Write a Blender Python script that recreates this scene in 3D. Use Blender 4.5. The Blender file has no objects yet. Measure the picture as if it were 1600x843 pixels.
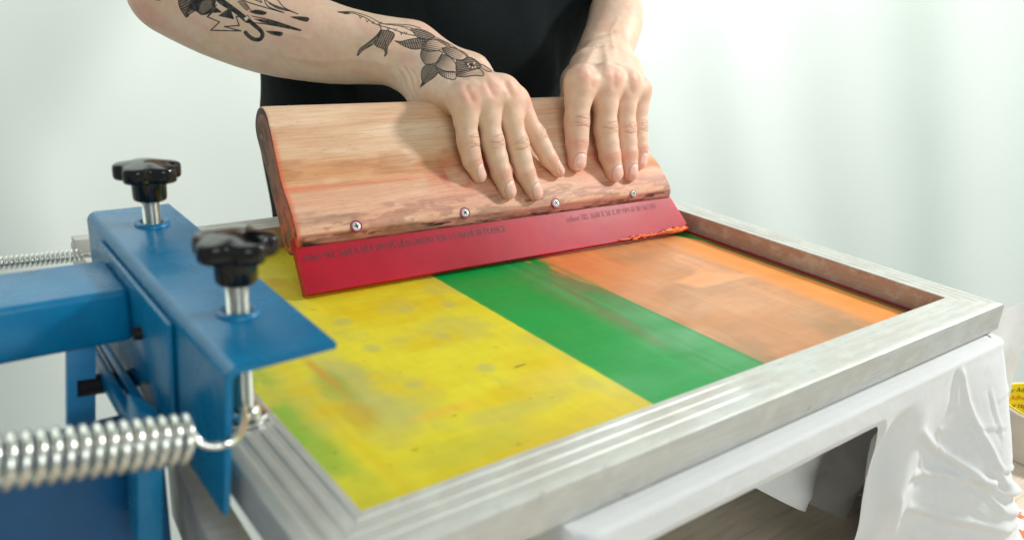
import bpy, bmesh, math
import numpy as np
from mathutils import Vector, Matrix
rad = math.radians
sc = bpy.context.scene
C = sc.collection

# ------------------------------------------------------------------ camera
CAM = np.array([-0.1375, -0.2638, 0.2167])
FPX = 1268.632            # focal length in pixels of a 1600 wide picture
ea, eb, ec = [rad(v) for v in (-38.6234, 70.4947, 3.8927)]
Rz = np.array([[math.cos(ea), -math.sin(ea), 0], [math.sin(ea), math.cos(ea), 0], [0, 0, 1]])
Rx = np.array([[1, 0, 0], [0, math.cos(eb), -math.sin(eb)], [0, math.sin(eb), math.cos(eb)]])
Rr = np.array([[math.cos(ec), -math.sin(ec), 0], [math.sin(ec), math.cos(ec), 0], [0, 0, 1]])
RM = Rz @ Rx @ Rr
cam_d = bpy.data.cameras.new('camera')
cam = bpy.data.objects.new('camera', cam_d)
C.objects.link(cam)
m4 = np.eye(4); m4[:3, :3] = RM; m4[:3, 3] = CAM
cam.matrix_world = Matrix(m4.tolist())
cam_d.sensor_width = 36
cam_d.lens = 36 * FPX / 1600
cam_d.clip_start = 0.01
cam_d.clip_end = 50
cam_d.dof.use_dof = True
cam_d.dof.focus_distance = 0.70
cam_d.dof.aperture_fstop = 5.6
sc.camera = cam

# ------------------------------------------------------------------ light
w = bpy.data.worlds.new('World'); sc.world = w; w.use_nodes = True
bg = w.node_tree.nodes['Background']
bg.inputs[0].default_value = (0.93, 1.0, 0.96, 1)
bg.inputs[1].default_value = 0.33

def area(name, loc, target, size, power, col):
    l = bpy.data.lights.new(name, 'AREA'); l.shape = 'RECTANGLE'
    l.size, l.size_y = size; l.energy = power; l.color = col
    o = bpy.data.objects.new(name, l); C.objects.link(o)
    o.location = loc
    o.rotation_euler = (Vector(target) - Vector(loc)).to_track_quat('-Z', 'Y').to_euler()
    return o
area('key_softbox', (1.50, -0.36, 0.95), (0.28, 0.25, 0.05), (0.16, 0.16), 17.5, (1.0, 0.975, 0.94))
area('front_softbox', (-0.1, -1.30, 0.55), (0.35, 0.1, -0.10), (0.9, 0.6), 6.5, (0.95, 1.0, 0.99))
area('added_backdrop_fill', (0.80, 0.35, 1.25), (1.65, 0.80, 0.82), (0.9, 0.9), 6.5, (0.97, 1.0, 0.99))  # added lamp out of view, brightens the right bend of the backdrop
area('added_backdrop_wash', (0.05, 0.72, 1.30), (0.05, 1.60, 1.24), (3.0, 1.1), 24, (0.97, 1.0, 0.98))  # added unseen panel behind the person, evens out the backdrop brightness

sc.view_settings.view_transform = 'Standard'
sc.view_settings.look = 'None'
sc.view_settings.exposure = 0.24
sc.view_settings.gamma = 1.0
sc.render.engine = 'CYCLES'
sc.cycles.use_denoising = True
sc.cycles.max_bounces = 8

# ------------------------------------------------------------------ helpers
def proj(P):
    q = (np.asarray(P, float) - CAM) @ RM
    z = -q[..., 2]
    return np.stack([800 + FPX * q[..., 0] / z, 421.5 - FPX * q[..., 1] / z], -1)

def ray(u, v):
    return RM @ np.array([(u - 800) / FPX, -(v - 421.5) / FPX, -1.0])

def on(u, v, ax, val):
    d = ray(u, v); t = (val - CAM[ax]) / d[ax]
    return CAM + t * d

def dep(u, v, t):
    return CAM + t * ray(u, v)

def srgb(r, g, b):
    f = lambda c: (c / 255 / 12.92) if c / 255 <= 0.04045 else ((c / 255 + 0.055) / 1.055) ** 2.4
    return np.array([f(r), f(g), f(b)])

def empty(name, loc, label, cat, group=None, rot=(0, 0, 0)):
    o = bpy.data.objects.new(name, None); C.objects.link(o)
    o.empty_display_size = 0.02
    o.location = loc; o.rotation_euler = rot
    o['label'] = label; o['category'] = cat
    if group: o['group'] = group
    bpy.context.view_layer.update()
    return o

def link(name, me, mat, parent=None, smooth=False, local=False, auto=None):
    o = bpy.data.objects.new(name, me); C.objects.link(o)
    if mat: me.materials.append(mat)
    if parent:
        o.parent = parent
        if not local:
            bpy.context.view_layer.update()
            o.matrix_parent_inverse = parent.matrix_world.inverted()
    if smooth or auto:
        me.polygons.foreach_set('use_smooth', [True] * len(me.polygons))
    if auto:
        me.set_sharp_from_angle(angle=rad(auto))
    return o

def mesh(vs, fs, name='m'):
    me = bpy.data.meshes.new(name)
    me.from_pydata([tuple(map(float, v)) for v in vs], [], [tuple(int(i) for i in f) for f in fs])
    me.update()
    return me

def fast_mesh(V, F, name='m'):
    me = bpy.data.meshes.new(name)
    V = np.asarray(V, np.float32); F = np.asarray(F, np.int32)
    me.vertices.add(len(V)); me.vertices.foreach_set('co', V.ravel())
    k = F.shape[1]
    me.loops.add(F.size); me.loops.foreach_set('vertex_index', F.ravel())
    me.polygons.add(len(F))
    me.polygons.foreach_set('loop_start', np.arange(len(F), dtype=np.int32) * k)
    me.polygons.foreach_set('loop_total', np.full(len(F), k, np.int32))
    me.update(calc_edges=True); me.validate()
    return me

class MB:
    def __init__(s): s.b = bmesh.new()
    def box(s, lo, hi, bev=0.0, seg=2):
        lo = np.array(lo, float); hi = np.array(hi, float)
        t = bmesh.new()
        bmesh.ops.create_cube(t, size=1)
        for v in t.verts:
            v.co = Vector((lo + hi) / 2 + np.array(v.co) * (hi - lo))
        if bev: bmesh.ops.bevel(t, geom=t.edges[:], offset=bev, segments=seg, affect='EDGES', profile=0.5)
        return s.add(t)
    def add(s, t):
        me = bpy.data.meshes.new('t'); t.to_mesh(me); t.free()
        s.b.from_mesh(me); bpy.data.meshes.remove(me); return s
    def poly(s, pts, vec, bev=0.0, seg=2):
        """prism: polygon pts swept by vec"""
        t = bmesh.new()
        a = [t.verts.new(tuple(map(float, p))) for p in pts]
        f = t.faces.new(a)
        r = bmesh.ops.extrude_face_region(t, geom=[f])
        for g in r['geom']:
            if isinstance(g, bmesh.types.BMVert): g.co += Vector([float(c) for c in vec])
        bmesh.ops.recalc_face_normals(t, faces=t.faces[:])
        if bev: bmesh.ops.bevel(t, geom=t.edges[:], offset=bev, segments=seg, affect='EDGES', profile=0.5)
        return s.add(t)
    def lathe(s, prof, c, n=32, axis=(0, 0, 1), fn=None):
        """prof (r, h) list around axis through c; fn(angle, r, h) may change the radius"""
        ax = Vector([float(x) for x in axis]).normalized(); q = Vector((0, 0, 1)).rotation_difference(ax)
        t = bmesh.new(); rows = []
        for r, h in prof:
            row = []
            for i in range(n):
                a = 2 * math.pi * i / n
                rr = fn(a, r, h) if fn else r
                v = q @ Vector((float(rr * math.cos(a)), float(rr * math.sin(a)), float(h))) + Vector([float(x) for x in c])
                row.append(t.verts.new(v))
            rows.append(row)
        for i in range(len(rows) - 1):
            for j in range(n):
                k = (j + 1) % n
                t.faces.new((rows[i][j], rows[i][k], rows[i + 1][k], rows[i + 1][j]))
        t.faces.new(rows[0][::-1]); t.faces.new(rows[-1])
        bmesh.ops.recalc_face_normals(t, faces=t.faces[:])
        return s.add(t)
    def tube(s, pts, r, n=12):
        pts = [Vector([float(c) for c in p]) for p in pts]
        t = bmesh.new(); rows = []
        up = Vector((0.013, 0.021, 1)).normalized()
        T0 = (pts[1] - pts[0]).normalized()
        N = (up - up.dot(T0) * T0).normalized()
        for i, p in enumerate(pts):
            T = (pts[min(i + 1, len(pts) - 1)] - pts[max(i - 1, 0)]).normalized()
            N = (N - N.dot(T) * T).normalized(); B = T.cross(N)
            rr = float(r[i] if hasattr(r, '__len__') else r)
            rows.append([t.verts.new(p + rr * (math.cos(2 * math.pi * j / n) * N + math.sin(2 * math.pi * j / n) * B)) for j in range(n)])
        for i in range(len(rows) - 1):
            for j in range(n):
                k = (j + 1) % n
                t.faces.new((rows[i][j], rows[i][k], rows[i + 1][k], rows[i + 1][j]))
        t.faces.new(rows[0][::-1]); t.faces.new(rows[-1])
        bmesh.ops.recalc_face_normals(t, faces=t.faces[:])
        return s.add(t)
    def done(s, name, mat, parent=None, auto=35, local=False):
        me = bpy.data.meshes.new(name); s.b.to_mesh(me); s.b.free()
        return link(name, me, mat, parent, auto=auto, local=local)

def ss(a, b, x):
    t = np.clip((x - a) / (b - a), 0, 1); return t * t * (3 - 2 * t)

def noise2(x, y, seed=0):
    xi = np.floor(x).astype(np.int64); yi = np.floor(y).astype(np.int64)
    fx = x - xi; fy = y - yi
    fx = fx * fx * (3 - 2 * fx); fy = fy * fy * (3 - 2 * fy)
    def h(a, b):
        n = (a * 374761393 + b * 668265263 + seed * 974634777) & 0x7fffffff
        n = ((n ^ (n >> 13)) * 1274126177) & 0x7fffffff
        return ((n ^ (n >> 16)) & 0xffff) / 65535.0
    return (h(xi, yi) * (1 - fx) + h(xi + 1, yi) * fx) * (1 - fy) + (h(xi, yi + 1) * (1 - fx) + h(xi + 1, yi + 1) * fx) * fy

def fbm(x, y, seed=0, o=4):
    s = 0; a = 0.5; n = 0
    for i in range(o):
        s = s + a * noise2(x * 2 ** i, y * 2 ** i, seed + i * 7); n += a; a *= 0.5
    return s / n

def set_col(me, name, rgb):
    at = me.color_attributes.new(name, 'FLOAT_COLOR', 'POINT')
    c = np.ones((len(me.vertices), 4), np.float32); c[:, :rgb.shape[1]] = rgb
    at.data.foreach_set('color', c.ravel())

# ------------------------------------------------------------------ materials
class NT:
    def __init__(s, name):
        s.m = bpy.data.materials.new(name); s.m.use_nodes = True
        s.t = s.m.node_tree; s.b = s.t.nodes['Principled BSDF']
    def n(s, typ, **k):
        nd = s.t.nodes.new('ShaderNode' + typ)
        for a, v in k.items():
            if a.startswith('i_'):
                key = a[2:].replace('_', ' ')
                nd.inputs[int(key) if key.isdigit() else key].default_value = v
            else: setattr(nd, a, v)
        return nd
    def l(s, a, b): s.t.links.new(a, b)
    def set(s, **k):
        for a, v in k.items(): s.b.inputs[a.replace('_', ' ')].default_value = v
        return s
    def coords(s, scale=(1, 1, 1), src='Object'):
        tc = s.n('TexCoord'); mp = s.n('Mapping'); mp.inputs['Scale'].default_value = scale
        s.l(tc.outputs[src], mp.inputs['Vector']); return mp.outputs[0]
    def noise(s, vec, scale, detail=4, rough=0.55):
        nd = s.n('TexNoise'); nd.inputs['Scale'].default_value = scale
        nd.inputs['Detail'].default_value = detail; nd.inputs['Roughness'].default_value = rough
        s.l(vec, nd.inputs['Vector']); return nd.outputs['Fac']
    def ramp(s, fac, stops):
        r = s.n('ValToRGB'); e = r.color_ramp.elements
        while len(e) < len(stops): e.new(0.5)
        for x, (p, c) in zip(e, stops):
            x.position = p
            x.color = (*c, 1) if hasattr(c, '__len__') else (c, c, c, 1)
        s.l(fac, r.inputs[0]); return r.outputs[0]
    def mix(s, fac, a, b, mode='MIX'):
        nd = s.n('Mix', data_type='RGBA', blend_type=mode)
        for key, v in ((0, fac), (6, a), (7, b)):
            if hasattr(v, 'is_output'): s.l(v, nd.inputs[key])
            elif key == 0: nd.inputs[0].default_value = v
            else: nd.inputs[key].default_value = (*v, 1)
        return nd.outputs[2]
    def bump(s, h, strength, dist=0.001, prev=None):
        b = s.n('Bump'); b.inputs['Strength'].default_value = strength; b.inputs['Distance'].default_value = dist
        s.l(h, b.inputs['Height'])
        if prev: s.l(prev, b.inputs['Normal'])
        s.l(b.outputs[0], s.b.inputs['Normal']); return b.outputs[0]
    def attr(s, name, out='Color'):
        a = s.n('Attribute'); a.attribute_name = name; return a.outputs[out]

def m_blue():
    k = NT('blue_enamel'); v = k.coords()
    n1 = k.noise(v, 60, 5)
    k.l(k.ramp(n1, [(0.25, (0.0, 0.140, 0.31)), (0.75, (0.001, 0.185, 0.38))]), k.b.inputs['Base Color'])
    k.l(k.ramp(k.noise(v, 25, 3), [(0.3, 0.2), (0.7, 0.34)]), k.b.inputs['Roughness'])
    k.bump(k.noise(v, 420, 2), 0.25, 0.0004)
    k.set(Specular_IOR_Level=0.45); return k.m
def m_plain(name, col, rough, metal=0.0, bs=0.0, bscale=300, var=0.1, **kw):
    k = NT(name); v = k.coords()
    col = np.array(col)
    k.l(k.ramp(k.noise(v, 40, 5), [(0.3, tuple(col * (1 - var))), (0.7, tuple(np.minimum(col * (1 + var), 1)))]), k.b.inputs['Base Color'])
    k.set(Roughness=rough, Metallic=metal, **kw)
    if bs: k.bump(k.noise(v, bscale, 3), bs, 0.0005)
    return k.m
BLUE = m_blue()
BLUE2 = m_plain('dark_blue_enamel', (0.002, 0.075, 0.20), 0.35, bs=0.2)
BLACKP = m_plain('black_plastic', (0.004, 0.004, 0.0045), 0.10, Specular_IOR_Level=0.42)
BLACKB = m_plain('blackened_steel', (0.012, 0.011, 0.011), 0.5, 0.3, bs=0.3)
STEEL = m_plain('zinc_plated_steel', (0.70, 0.70, 0.66), 0.2, 1.0, bs=0.05)
SPRING = m_plain('bright_spring_wire', (0.78, 0.79, 0.74), 0.2, 1.0)
SCREWM = m_plain('screw_steel', (0.62, 0.62, 0.60), 0.42, 0.4)
RECSHADE = m_plain('recess_shade', (0.01, 0.008, 0.01), 0.8)  # near black, stands for the shade inside the screw slots

def m_alu(name='brushed_aluminium', tint=(0.60, 0.605, 0.58), stain=0.5, metal=0.6):
    k = NT(name)
    v = k.coords((3, 60, 60)); streak = k.noise(v, 12, 6, 0.6)
    v2 = k.coords((1, 2.4, 2.4)); blot = k.noise(v2, 16, 5, 0.6)
    t = np.array(tint)
    base = k.ramp(streak, [(0.3, tuple(t * 0.86)), (0.7, tuple(t * 1.08))])
    dirt = k.ramp(blot, [(0.42, 0.0), (0.66, stain)])
    c = k.mix(dirt, base, (0.50, 0.46, 0.40))
    c = k.mix(k.ramp(k.noise(k.coords((1, 1.3, 1.3)), 45, 6, 0.7), [(0.50, 0.0), (0.62, 0.5)]), c, (0.66, 0.67, 0.62))
    spots = k.ramp(k.noise(k.coords((1, 1.6, 1.6)), 75, 2), [(0.70, 0.0), (0.76, 0.45)])
    c = k.mix(spots, c, (0.22, 0.20, 0.19))
    k.l(c, k.b.inputs['Base Color'])
    k.l(k.ramp(blot, [(0.3, 0.42), (0.7, 0.6)]), k.b.inputs['Roughness'])
    k.set(Metallic=metal)
    k.bump(streak, 0.25, 0.0006, k.bump(blot, 0.3, 0.002)); return k.m
ALU = m_alu()
ALUIN = m_alu('ink_stained_aluminium', (0.50, 0.36, 0.29), 0.25, 0.3)
REDINK = m_plain('dried_red_ink', (0.28, 0.008, 0.008), 0.4, bs=0.4)

def m_attr(name, attr, rough=0.5, **kw):
    k = NT(name); k.l(k.attr(attr), k.b.inputs['Base Color']); k.set(Roughness=rough, **kw); return k

# ------------------------------------------------------------------ setting
FW, FD, RW, MZ, RH = 0.52, 0.4002, 0.0325, -0.0195, 0.0219   # screen opening, rail width, mesh plane, rail height
TZ = -0.22

def build_backdrop():
    nx, nz = 320, 70
    R_ = 0.80; L1 = 3.2; L2 = R_ * math.pi / 2; L3 = 1.9      # straight, quarter bend, straight again towards the camera
    S = np.linspace(0, L1 + L2 + L3, nx); Z = np.linspace(-1.3, 2.4, nz)
    gs, gz = np.meshgrid(S, Z)
    an = np.clip((gs - L1) / R_, 0, math.pi / 2)
    px = -2.2 + np.minimum(gs, L1) + R_ * np.sin(an); py = 1.35 - R_ * (1 - np.cos(an)) - np.clip(gs - L1 - L2, 0, None)
    nx_, ny_ = np.sin(an), np.cos(an)
    q = gs + 0.30 * gz                     # folds lean over to the upper right
    amp = ss(3.0, 4.0, gs) * 0.011 + 0.003
    o = amp * (np.sin(q * 11.0) + 0.5 * np.sin(q * 25 + 1.3)) + 0.03 * (fbm(gs * 1.6 + 9, gz * 1.1 + 3, 3) - 0.5)
    gx = px + nx_ * o; y = py + ny_ * o
    V = np.stack([gx, y, gz], -1).reshape(-1, 3)
    i = np.arange(nz - 1)[:, None] * nx + np.arange(nx - 1)[None]
    F = np.stack([i, i + 1, i + nx + 1, i + nx], -1).reshape(-1, 4)
    k = NT('white_backdrop_cloth')
    v = k.coords()
    k.l(k.ramp(k.noise(v, 2.5, 4), [(0.3, (0.83, 0.885, 0.84)), (0.7, (0.85, 0.905, 0.86))]), k.b.inputs['Base Color'])
    k.set(Roughness=0.9); k.bump(k.noise(v, 180, 3), 0.15, 0.001)
    o = link('backdrop', fast_mesh(V, F), k.m, smooth=True)
    o['kind'] = 'structure'
build_backdrop()

def m_wood_table():
    k = NT('pale_oak')
    v = k.coords((1.2, 12, 12)); g = k.noise(v, 14, 8, 0.65)
    v2 = k.coords((0.6, 3, 3)); g2 = k.noise(v2, 9, 4)
    c = k.ramp(g, [(0.3, (0.50, 0.41, 0.31)), (0.5, (0.70, 0.60, 0.48)), (0.75, (0.78, 0.70, 0.58))])
    c = k.mix(k.ramp(g2, [(0.4, 0.0), (0.7, 0.35)]), c, (0.48, 0.39, 0.30))
    k.l(c, k.b.inputs['Base Color']); k.set(Roughness=0.5); k.bump(g, 0.3, 0.0008); return k.m
tab = MB().box((-0.9, -0.75, TZ - 0.03), (0.83, 0.20, TZ), 0.002).done('table_top', m_wood_table())
tab.name = 'table'
tab['label'] = 'pale wood grain table top under the press and draped board'; tab['category'] = 'table'

# ------------------------------------------------------------------ screen frame
frame = empty('print_screen', (FW / 2, FD / 2, -RH), 'grey aluminium screen printing frame with yellow, green and orange inked mesh', 'screen frame')
def rail(L, rot, loc, nm, label=None, fade=False):
    # local: inner edge along +X from 0..L at y=0, rail extends to -Y
    pr = [(0.0, -RH), (0.0, -0.0006), (0.0006, 0)]
    g = 0.0005 if fade else (0.0005 if rot > 4 else 0.00035)
    for a, b in ((0.0045, 0.0095), (0.0125, 0.0175), (0.0205, 0.0255)):
        pr += [(a, 0), (a + 0.0007, -g), (b - 0.0007, -g), (b, 0)]
    pr += [(RW - 0.0022, 0), (RW - 0.0007, -0.0006), (RW, -0.0022), (RW, -RH)]
    n = 40; vs = []; fs = []
    for u, z in pr:
        a = -u + 0.00012; b = L + u - 0.00012
        for i in range(n + 1):
            q = a + (b - a) * i / n
            vs.append((q, -u, z * (1 - 0.85 * float(ss(0.20, 0.30, q))) if (fade and z == -g) else z))
    m = len(pr)
    for j in range(m):
        k = (j + 1) % m
        for i in range(n): fs.append((j * (n + 1) + i, j * (n + 1) + i + 1, k * (n + 1) + i + 1, k * (n + 1) + i))
    fs.append([j * (n + 1) for j in range(m)]); fs.append([j * (n + 1) + n for j in range(m)][::-1])
    me = mesh(vs, fs)
    bmx = bmesh.new(); bmx.from_mesh(me); bmesh.ops.recalc_face_normals(bmx, faces=bmx.faces[:]); bmx.to_mesh(me); bmx.free()
    o = bpy.data.objects.new(nm, me); C.objects.link(o)
    o.rotation_euler = (0, 0, rot); o.location = loc
    bpy.context.view_layer.update()
    mw = o.matrix_world.copy(); o.parent = frame
    o.matrix_parent_inverse = frame.matrix_world.inverted(); o.matrix_basis = mw
    me.materials.append(ALU); me.materials.append(ALUIN)
    for p in me.polygons:
        c = p.center
        if c.y > -0.0004 and abs(p.normal.y) > 0.7: p.material_index = 1
    me.polygons.foreach_set('use_smooth', [True] * len(me.polygons)); me.set_sharp_from_angle(angle=rad(25))
    if label: o['label'] = label
    return o
rail(FW, 0, (0, 0, 0), 'rail', 'near rail with milky stains', True)
rail(FD, rad(90), (FW, 0, 0), 'rail', 'right rail with pinkish brown inner wall')
rail(FW, rad(180), (FW, FD, 0), 'rail')
rail(FD, rad(270), (0, FD, 0), 'rail')

def build_mesh():
    nx, ny = 470, 364
    x = np.linspace(-0.002, FW + 0.002, nx); y = np.linspace(-0.002, FD + 0.002, ny)
    X, Y = np.meshgrid(x, y)
    n = lambda sx, sy, sd, o=4: fbm(X * sx + 17.3, Y * sy + 5.1, sd, o)
    yel = srgb(226, 212, 48); yel_d = srgb(204, 194, 80); yel_o = srgb(224, 196, 28); lime = srgb(148, 184, 60)
    grn = srgb(0, 156, 66); grn_d = srgb(74, 138, 80); brn = srgb(128, 116, 76)
    tan = srgb(200, 140, 94); org = srgb(232, 148, 70); org2 = srgb(228, 136, 78); olive = srgb(150, 124, 84)
    def mixc(A, B, f): return A + (B - A) * np.clip(f, 0, 1)[..., None]
    col = np.broadcast_to(yel, X.shape + (3,)).copy()
    col = mixc(col, yel_d, ss(0.45, 0.68, n(22, 22, 1)) * 0.8)
    col = mixc(col, yel_o, ss(0.48, 0.7, n(12, 30, 2)) * 0.75)
    col = mixc(col, yel_o, ss(0.065, 0.03, Y) * ss(0.04, 0.10, X) * 0.8)
    # olive veil that runs diagonally behind the clamp tip, grey finger marks
    a = on(470, 640, 2, MZ); b = on(640, 690, 2, MZ)
    def blob(px, py, rx, ry, c, s, rot=0):
        nonlocal col
        p = on(px, py, 2, MZ)
        dx = X - p[0] + 0.004 * (n(90, 90, 31, 2) - 0.5); dy = Y - p[1]
        cr, sr = math.cos(rot), math.sin(rot)
        r = np.sqrt(((dx * cr + dy * sr) / rx) ** 2 + ((-dx * sr + dy * cr) / ry) ** 2) + 0.5 * (n(60, 60, 41, 3) - 0.5)
        col = mixc(col, c, s * ss(1.15, 0.35, r))
    veil = srgb(190, 188, 104); sm = srgb(176, 178, 112)
    blob(540, 590, 0.018, 0.055, veil, 0.85); blob(600, 640, 0.022, 0.03, veil, 0.7)
    blob(520, 600, 0.012, 0.03, srgb(160, 168, 70), 0.7)
    blob(505, 585, 0.004, 0.04, srgb(214, 150, 50), 0.6); blob(560, 650, 0.012, 0.02, srgb(200, 160, 40), 0.6)
    for px, py in ((634, 483), (690, 524), (582, 545), (758, 574), (540, 502), (645, 601), (700, 475)):
        blob(px, py, 0.0085, 0.0085, sm, 0.5)
    blob(620, 480, 0.02, 0.02, yel_d, 0.5); blob(800, 640, 0.05, 0.012, yel_d, 0.8); blob(850, 590, 0.03, 0.015, srgb(226, 200, 70), 0.7)
    blob(730, 700, 0.05, 0.016, srgb(206, 198, 62), 0.8); blob(760, 420, 0.02, 0.02, yel_d, 0.5)
    blob(700, 640, 0.03, 0.006, srgb(236, 190, 60), 0.6); blob(430, 440, 0.012, 0.012, srgb(214, 170, 40), 0.6)
    col = mixc(col, yel_d, ss(0.185, 0.21, X) * ss(0.4, 0.6, n(30, 14, 6)) * 0.8)
    # lime border along the left and lower left edge
    e = X + 0.012 * (n(40, 26, 8) - 0.5)
    col = mixc(col, lime, ss(0.034, 0.018, e) * (0.25 + 0.6 * ss(0.35, 0.65, n(45, 40, 9))))
    col = mixc(col, srgb(130, 184, 60), ss(0.03, 0.012, e) * ss(0.5, 0.66, n(70, 50, 10)) * 0.7)
    col = mixc(col, lime, ss(0.014, 0.004, Y + 0.01 * (n(60, 60, 12) - 0.5)) * ss(0.4, 0.65, n(26, 26, 11)) * 0.9)
    col = mixc(col, yel_o, np.exp(-((X - 0.036 - 0.004 * n(20, 20, 3)) / 0.004) ** 2) * 0.5)
    # small specks
    sp = n(160, 160, 15, 2); col = mixc(col, srgb(150, 140, 40), ss(0.86, 0.92, sp) * 0.5)
    p = on(812, 571, 2, MZ)
    col = mixc(col, srgb(40, 90, 60), ss(1, 0.4, np.sqrt(((X - p[0]) / 0.0075) ** 2 + ((Y - p[1] - 0.1 * (X - p[0])) / 0.0011) ** 2)))
    # green stripe
    e1 = 0.209 + 0.0006 * (n(120, 120, 5, 2) - 0.5)
    G = np.broadcast_to(grn, X.shape + (3,)).copy()
    G = mixc(G, srgb(0, 152, 62), ss(0.5, 0.7, n(20, 12, 21)))
    wear = ss(0.262, 0.305, X + 0.03 * (n(26, 9, 22) - 0.5)) * ss(0.0, 0.10, Y) * ss(0.29, 0.22, Y)
    G = mixc(G, grn_d, wear * 0.9)
    G = mixc(G, brn, wear * ss(0.46, 0.66, n(22, 14, 23)) * 0.65)
    G = mixc(G, srgb(60, 170, 96), ss(0.27, 0.30, X + 0.02 * n(70, 12, 77)) * ss(0.5, 0.7, n(70, 10, 24)) * 0.5)
    G = mixc(G, srgb(0, 140, 60), ss(0.3155, 0.3195, X) * 0.7)
    # orange field
    e2 = 0.3204 + 0.0008 * (n(90, 60, 25, 2) - 0.5)
    O = np.broadcast_to(tan, X.shape + (3,)).copy()
    O = mixc(O, srgb(208, 146, 96), ss(0.4, 0.65, n(10, 30, 26)))
    O = mixc(O, org2, ss(0.40, 0.345, X + 0.05 * (n(40, 8, 27) - 0.5)) * ss(0.13, 0.24, Y + 0.05 * (n(30, 9, 43) - .5)) * 0.95)
    O = mixc(O, olive, ss(0.10, 0.0, Y + 0.03 * (n(16, 16, 29) - 0.5)) * ss(0.4, 0.62, n(18, 20, 30)) * 0.8)
    O = mixc(O, srgb(186, 134, 92), ss(0.5, 0.7, n(14, 34, 55)) * 0.6)
    O = mixc(O, srgb(222, 160, 108), ss(0.58, 0.68, n(70, 9, 61)) * 0.3)
    bandx = 0.458 + 0.02 * (n(6, 8, 32) - 0.5)
    O = mixc(O, org, ss(bandx - 0.004, bandx + 0.012, X) * ss(0.27, 0.2, Y - (X - .46) * .6))
    O = mixc(O, srgb(240, 160, 84), ss(0.482, 0.495, X) * 0.6 * ss(0.3, 0.2, Y))
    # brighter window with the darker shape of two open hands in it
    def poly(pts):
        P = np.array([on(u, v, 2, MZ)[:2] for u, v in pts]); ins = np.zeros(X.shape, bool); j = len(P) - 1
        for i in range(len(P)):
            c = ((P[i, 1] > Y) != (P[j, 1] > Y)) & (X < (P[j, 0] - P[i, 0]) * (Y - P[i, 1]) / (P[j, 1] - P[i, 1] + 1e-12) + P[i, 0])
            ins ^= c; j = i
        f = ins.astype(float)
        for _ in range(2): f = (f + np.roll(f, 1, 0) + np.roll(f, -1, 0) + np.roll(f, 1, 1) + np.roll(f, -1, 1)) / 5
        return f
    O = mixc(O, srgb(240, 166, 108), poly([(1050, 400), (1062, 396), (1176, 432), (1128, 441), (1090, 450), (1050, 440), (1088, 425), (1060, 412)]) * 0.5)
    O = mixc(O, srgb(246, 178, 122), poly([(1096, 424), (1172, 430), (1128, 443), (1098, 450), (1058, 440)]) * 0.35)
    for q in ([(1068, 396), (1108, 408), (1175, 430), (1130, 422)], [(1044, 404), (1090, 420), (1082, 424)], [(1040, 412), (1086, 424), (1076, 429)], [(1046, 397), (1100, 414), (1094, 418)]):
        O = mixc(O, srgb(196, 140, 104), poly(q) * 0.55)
    O = mixc(O, srgb(236, 160, 96), ss(0.62, 0.72, n(90, 10, 63)) * ss(0.16, 0.26, Y) * 0.5)
    O = mixc(O, srgb(184, 130, 96), ss(0.27, 0.33, Y + 0.02 * (n(20, 20, 71) - 0.5)) * ss(.39, .43, X) * 0.7)
    # green rim by the right wall and the green corner
    rim = 0.5085 + 0.004 * (n(10, 40, 34) - 0.5) - 0.022 * ss(0.235, 0.28, Y)
    O = mixc(O, srgb(96, 104, 44), ss(rim - 0.001, rim + 0.002, X))
    O = mixc(O, srgb(36, 140, 64), ss(rim - 0.001, rim + 0.003, X) * ss(0.215, 0.25, Y + 0.02 * (n(60, 60, 36) - 0.5)))
    col = mixc(col, G, ss(e1 - 0.0006, e1 + 0.0006, X))
    smear = 0.014 * ss(0.17, 0.25, Y) * ss(0.40, 0.70, n(50, 22, 37)) + 0.003 * ss(.25, .3, Y)
    sw = 0.0012 + 0.006 * ss(0.16, 0.24, Y)
    col = mixc(col, O, ss(e2 - smear - sw, e2 - smear + sw, X))
    col = col * (1 + 0.10 * (n(240, 60, 91, 3) - 0.5) + 0.10 * (n(55, 210, 92, 3) - 0.5))[..., None]
    V = np.stack([X, Y, np.full_like(X, MZ)], -1).reshape(-1, 3)
    i = np.arange(ny - 1)[:, None] * nx + np.arange(nx - 1)[None]
    F = np.stack([i, i + 1, i + nx + 1, i + nx], -1).reshape(-1, 4)
    me = fast_mesh(V, F); set_col(me, 'ink', col.reshape(-1, 3))
    k = m_attr('inked_screen_mesh', 'ink', 0.42, Specular_IOR_Level=0.35)
    v = k.coords((1, 1, 1)); h = k.noise(v, 900, 2)
    k.l(k.ramp(k.noise(k.coords((1, 2, 1)), 14, 4), [(0.35, 0.28), (0.65, 0.52)]), k.b.inputs['Roughness'])
    k.bump(h, 0.12, 0.0003)
    link('screen_mesh', me, k.m, frame, smooth=True)
build_mesh()
# red ink that has dried into the joint of mesh and right wall
def ink_seam():
    rng = np.random.default_rng(4); b = MB()
    ys = np.linspace(0.0, 0.4, 120)
    pts = [(FW - 0.0012 - 0.0006 * rng.random(), y, MZ + 0.0006) for y in ys]
    b.tube(pts, 0.0011, 8)
    pts = [(FW - 0.0045 - 0.0005 * rng.random(), y, MZ + 0.0001) for y in ys]
    b.tube(pts, 0.0006, 6)
    b.done('dried_ink_seam', REDINK, frame, auto=60)
ink_seam()

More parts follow.
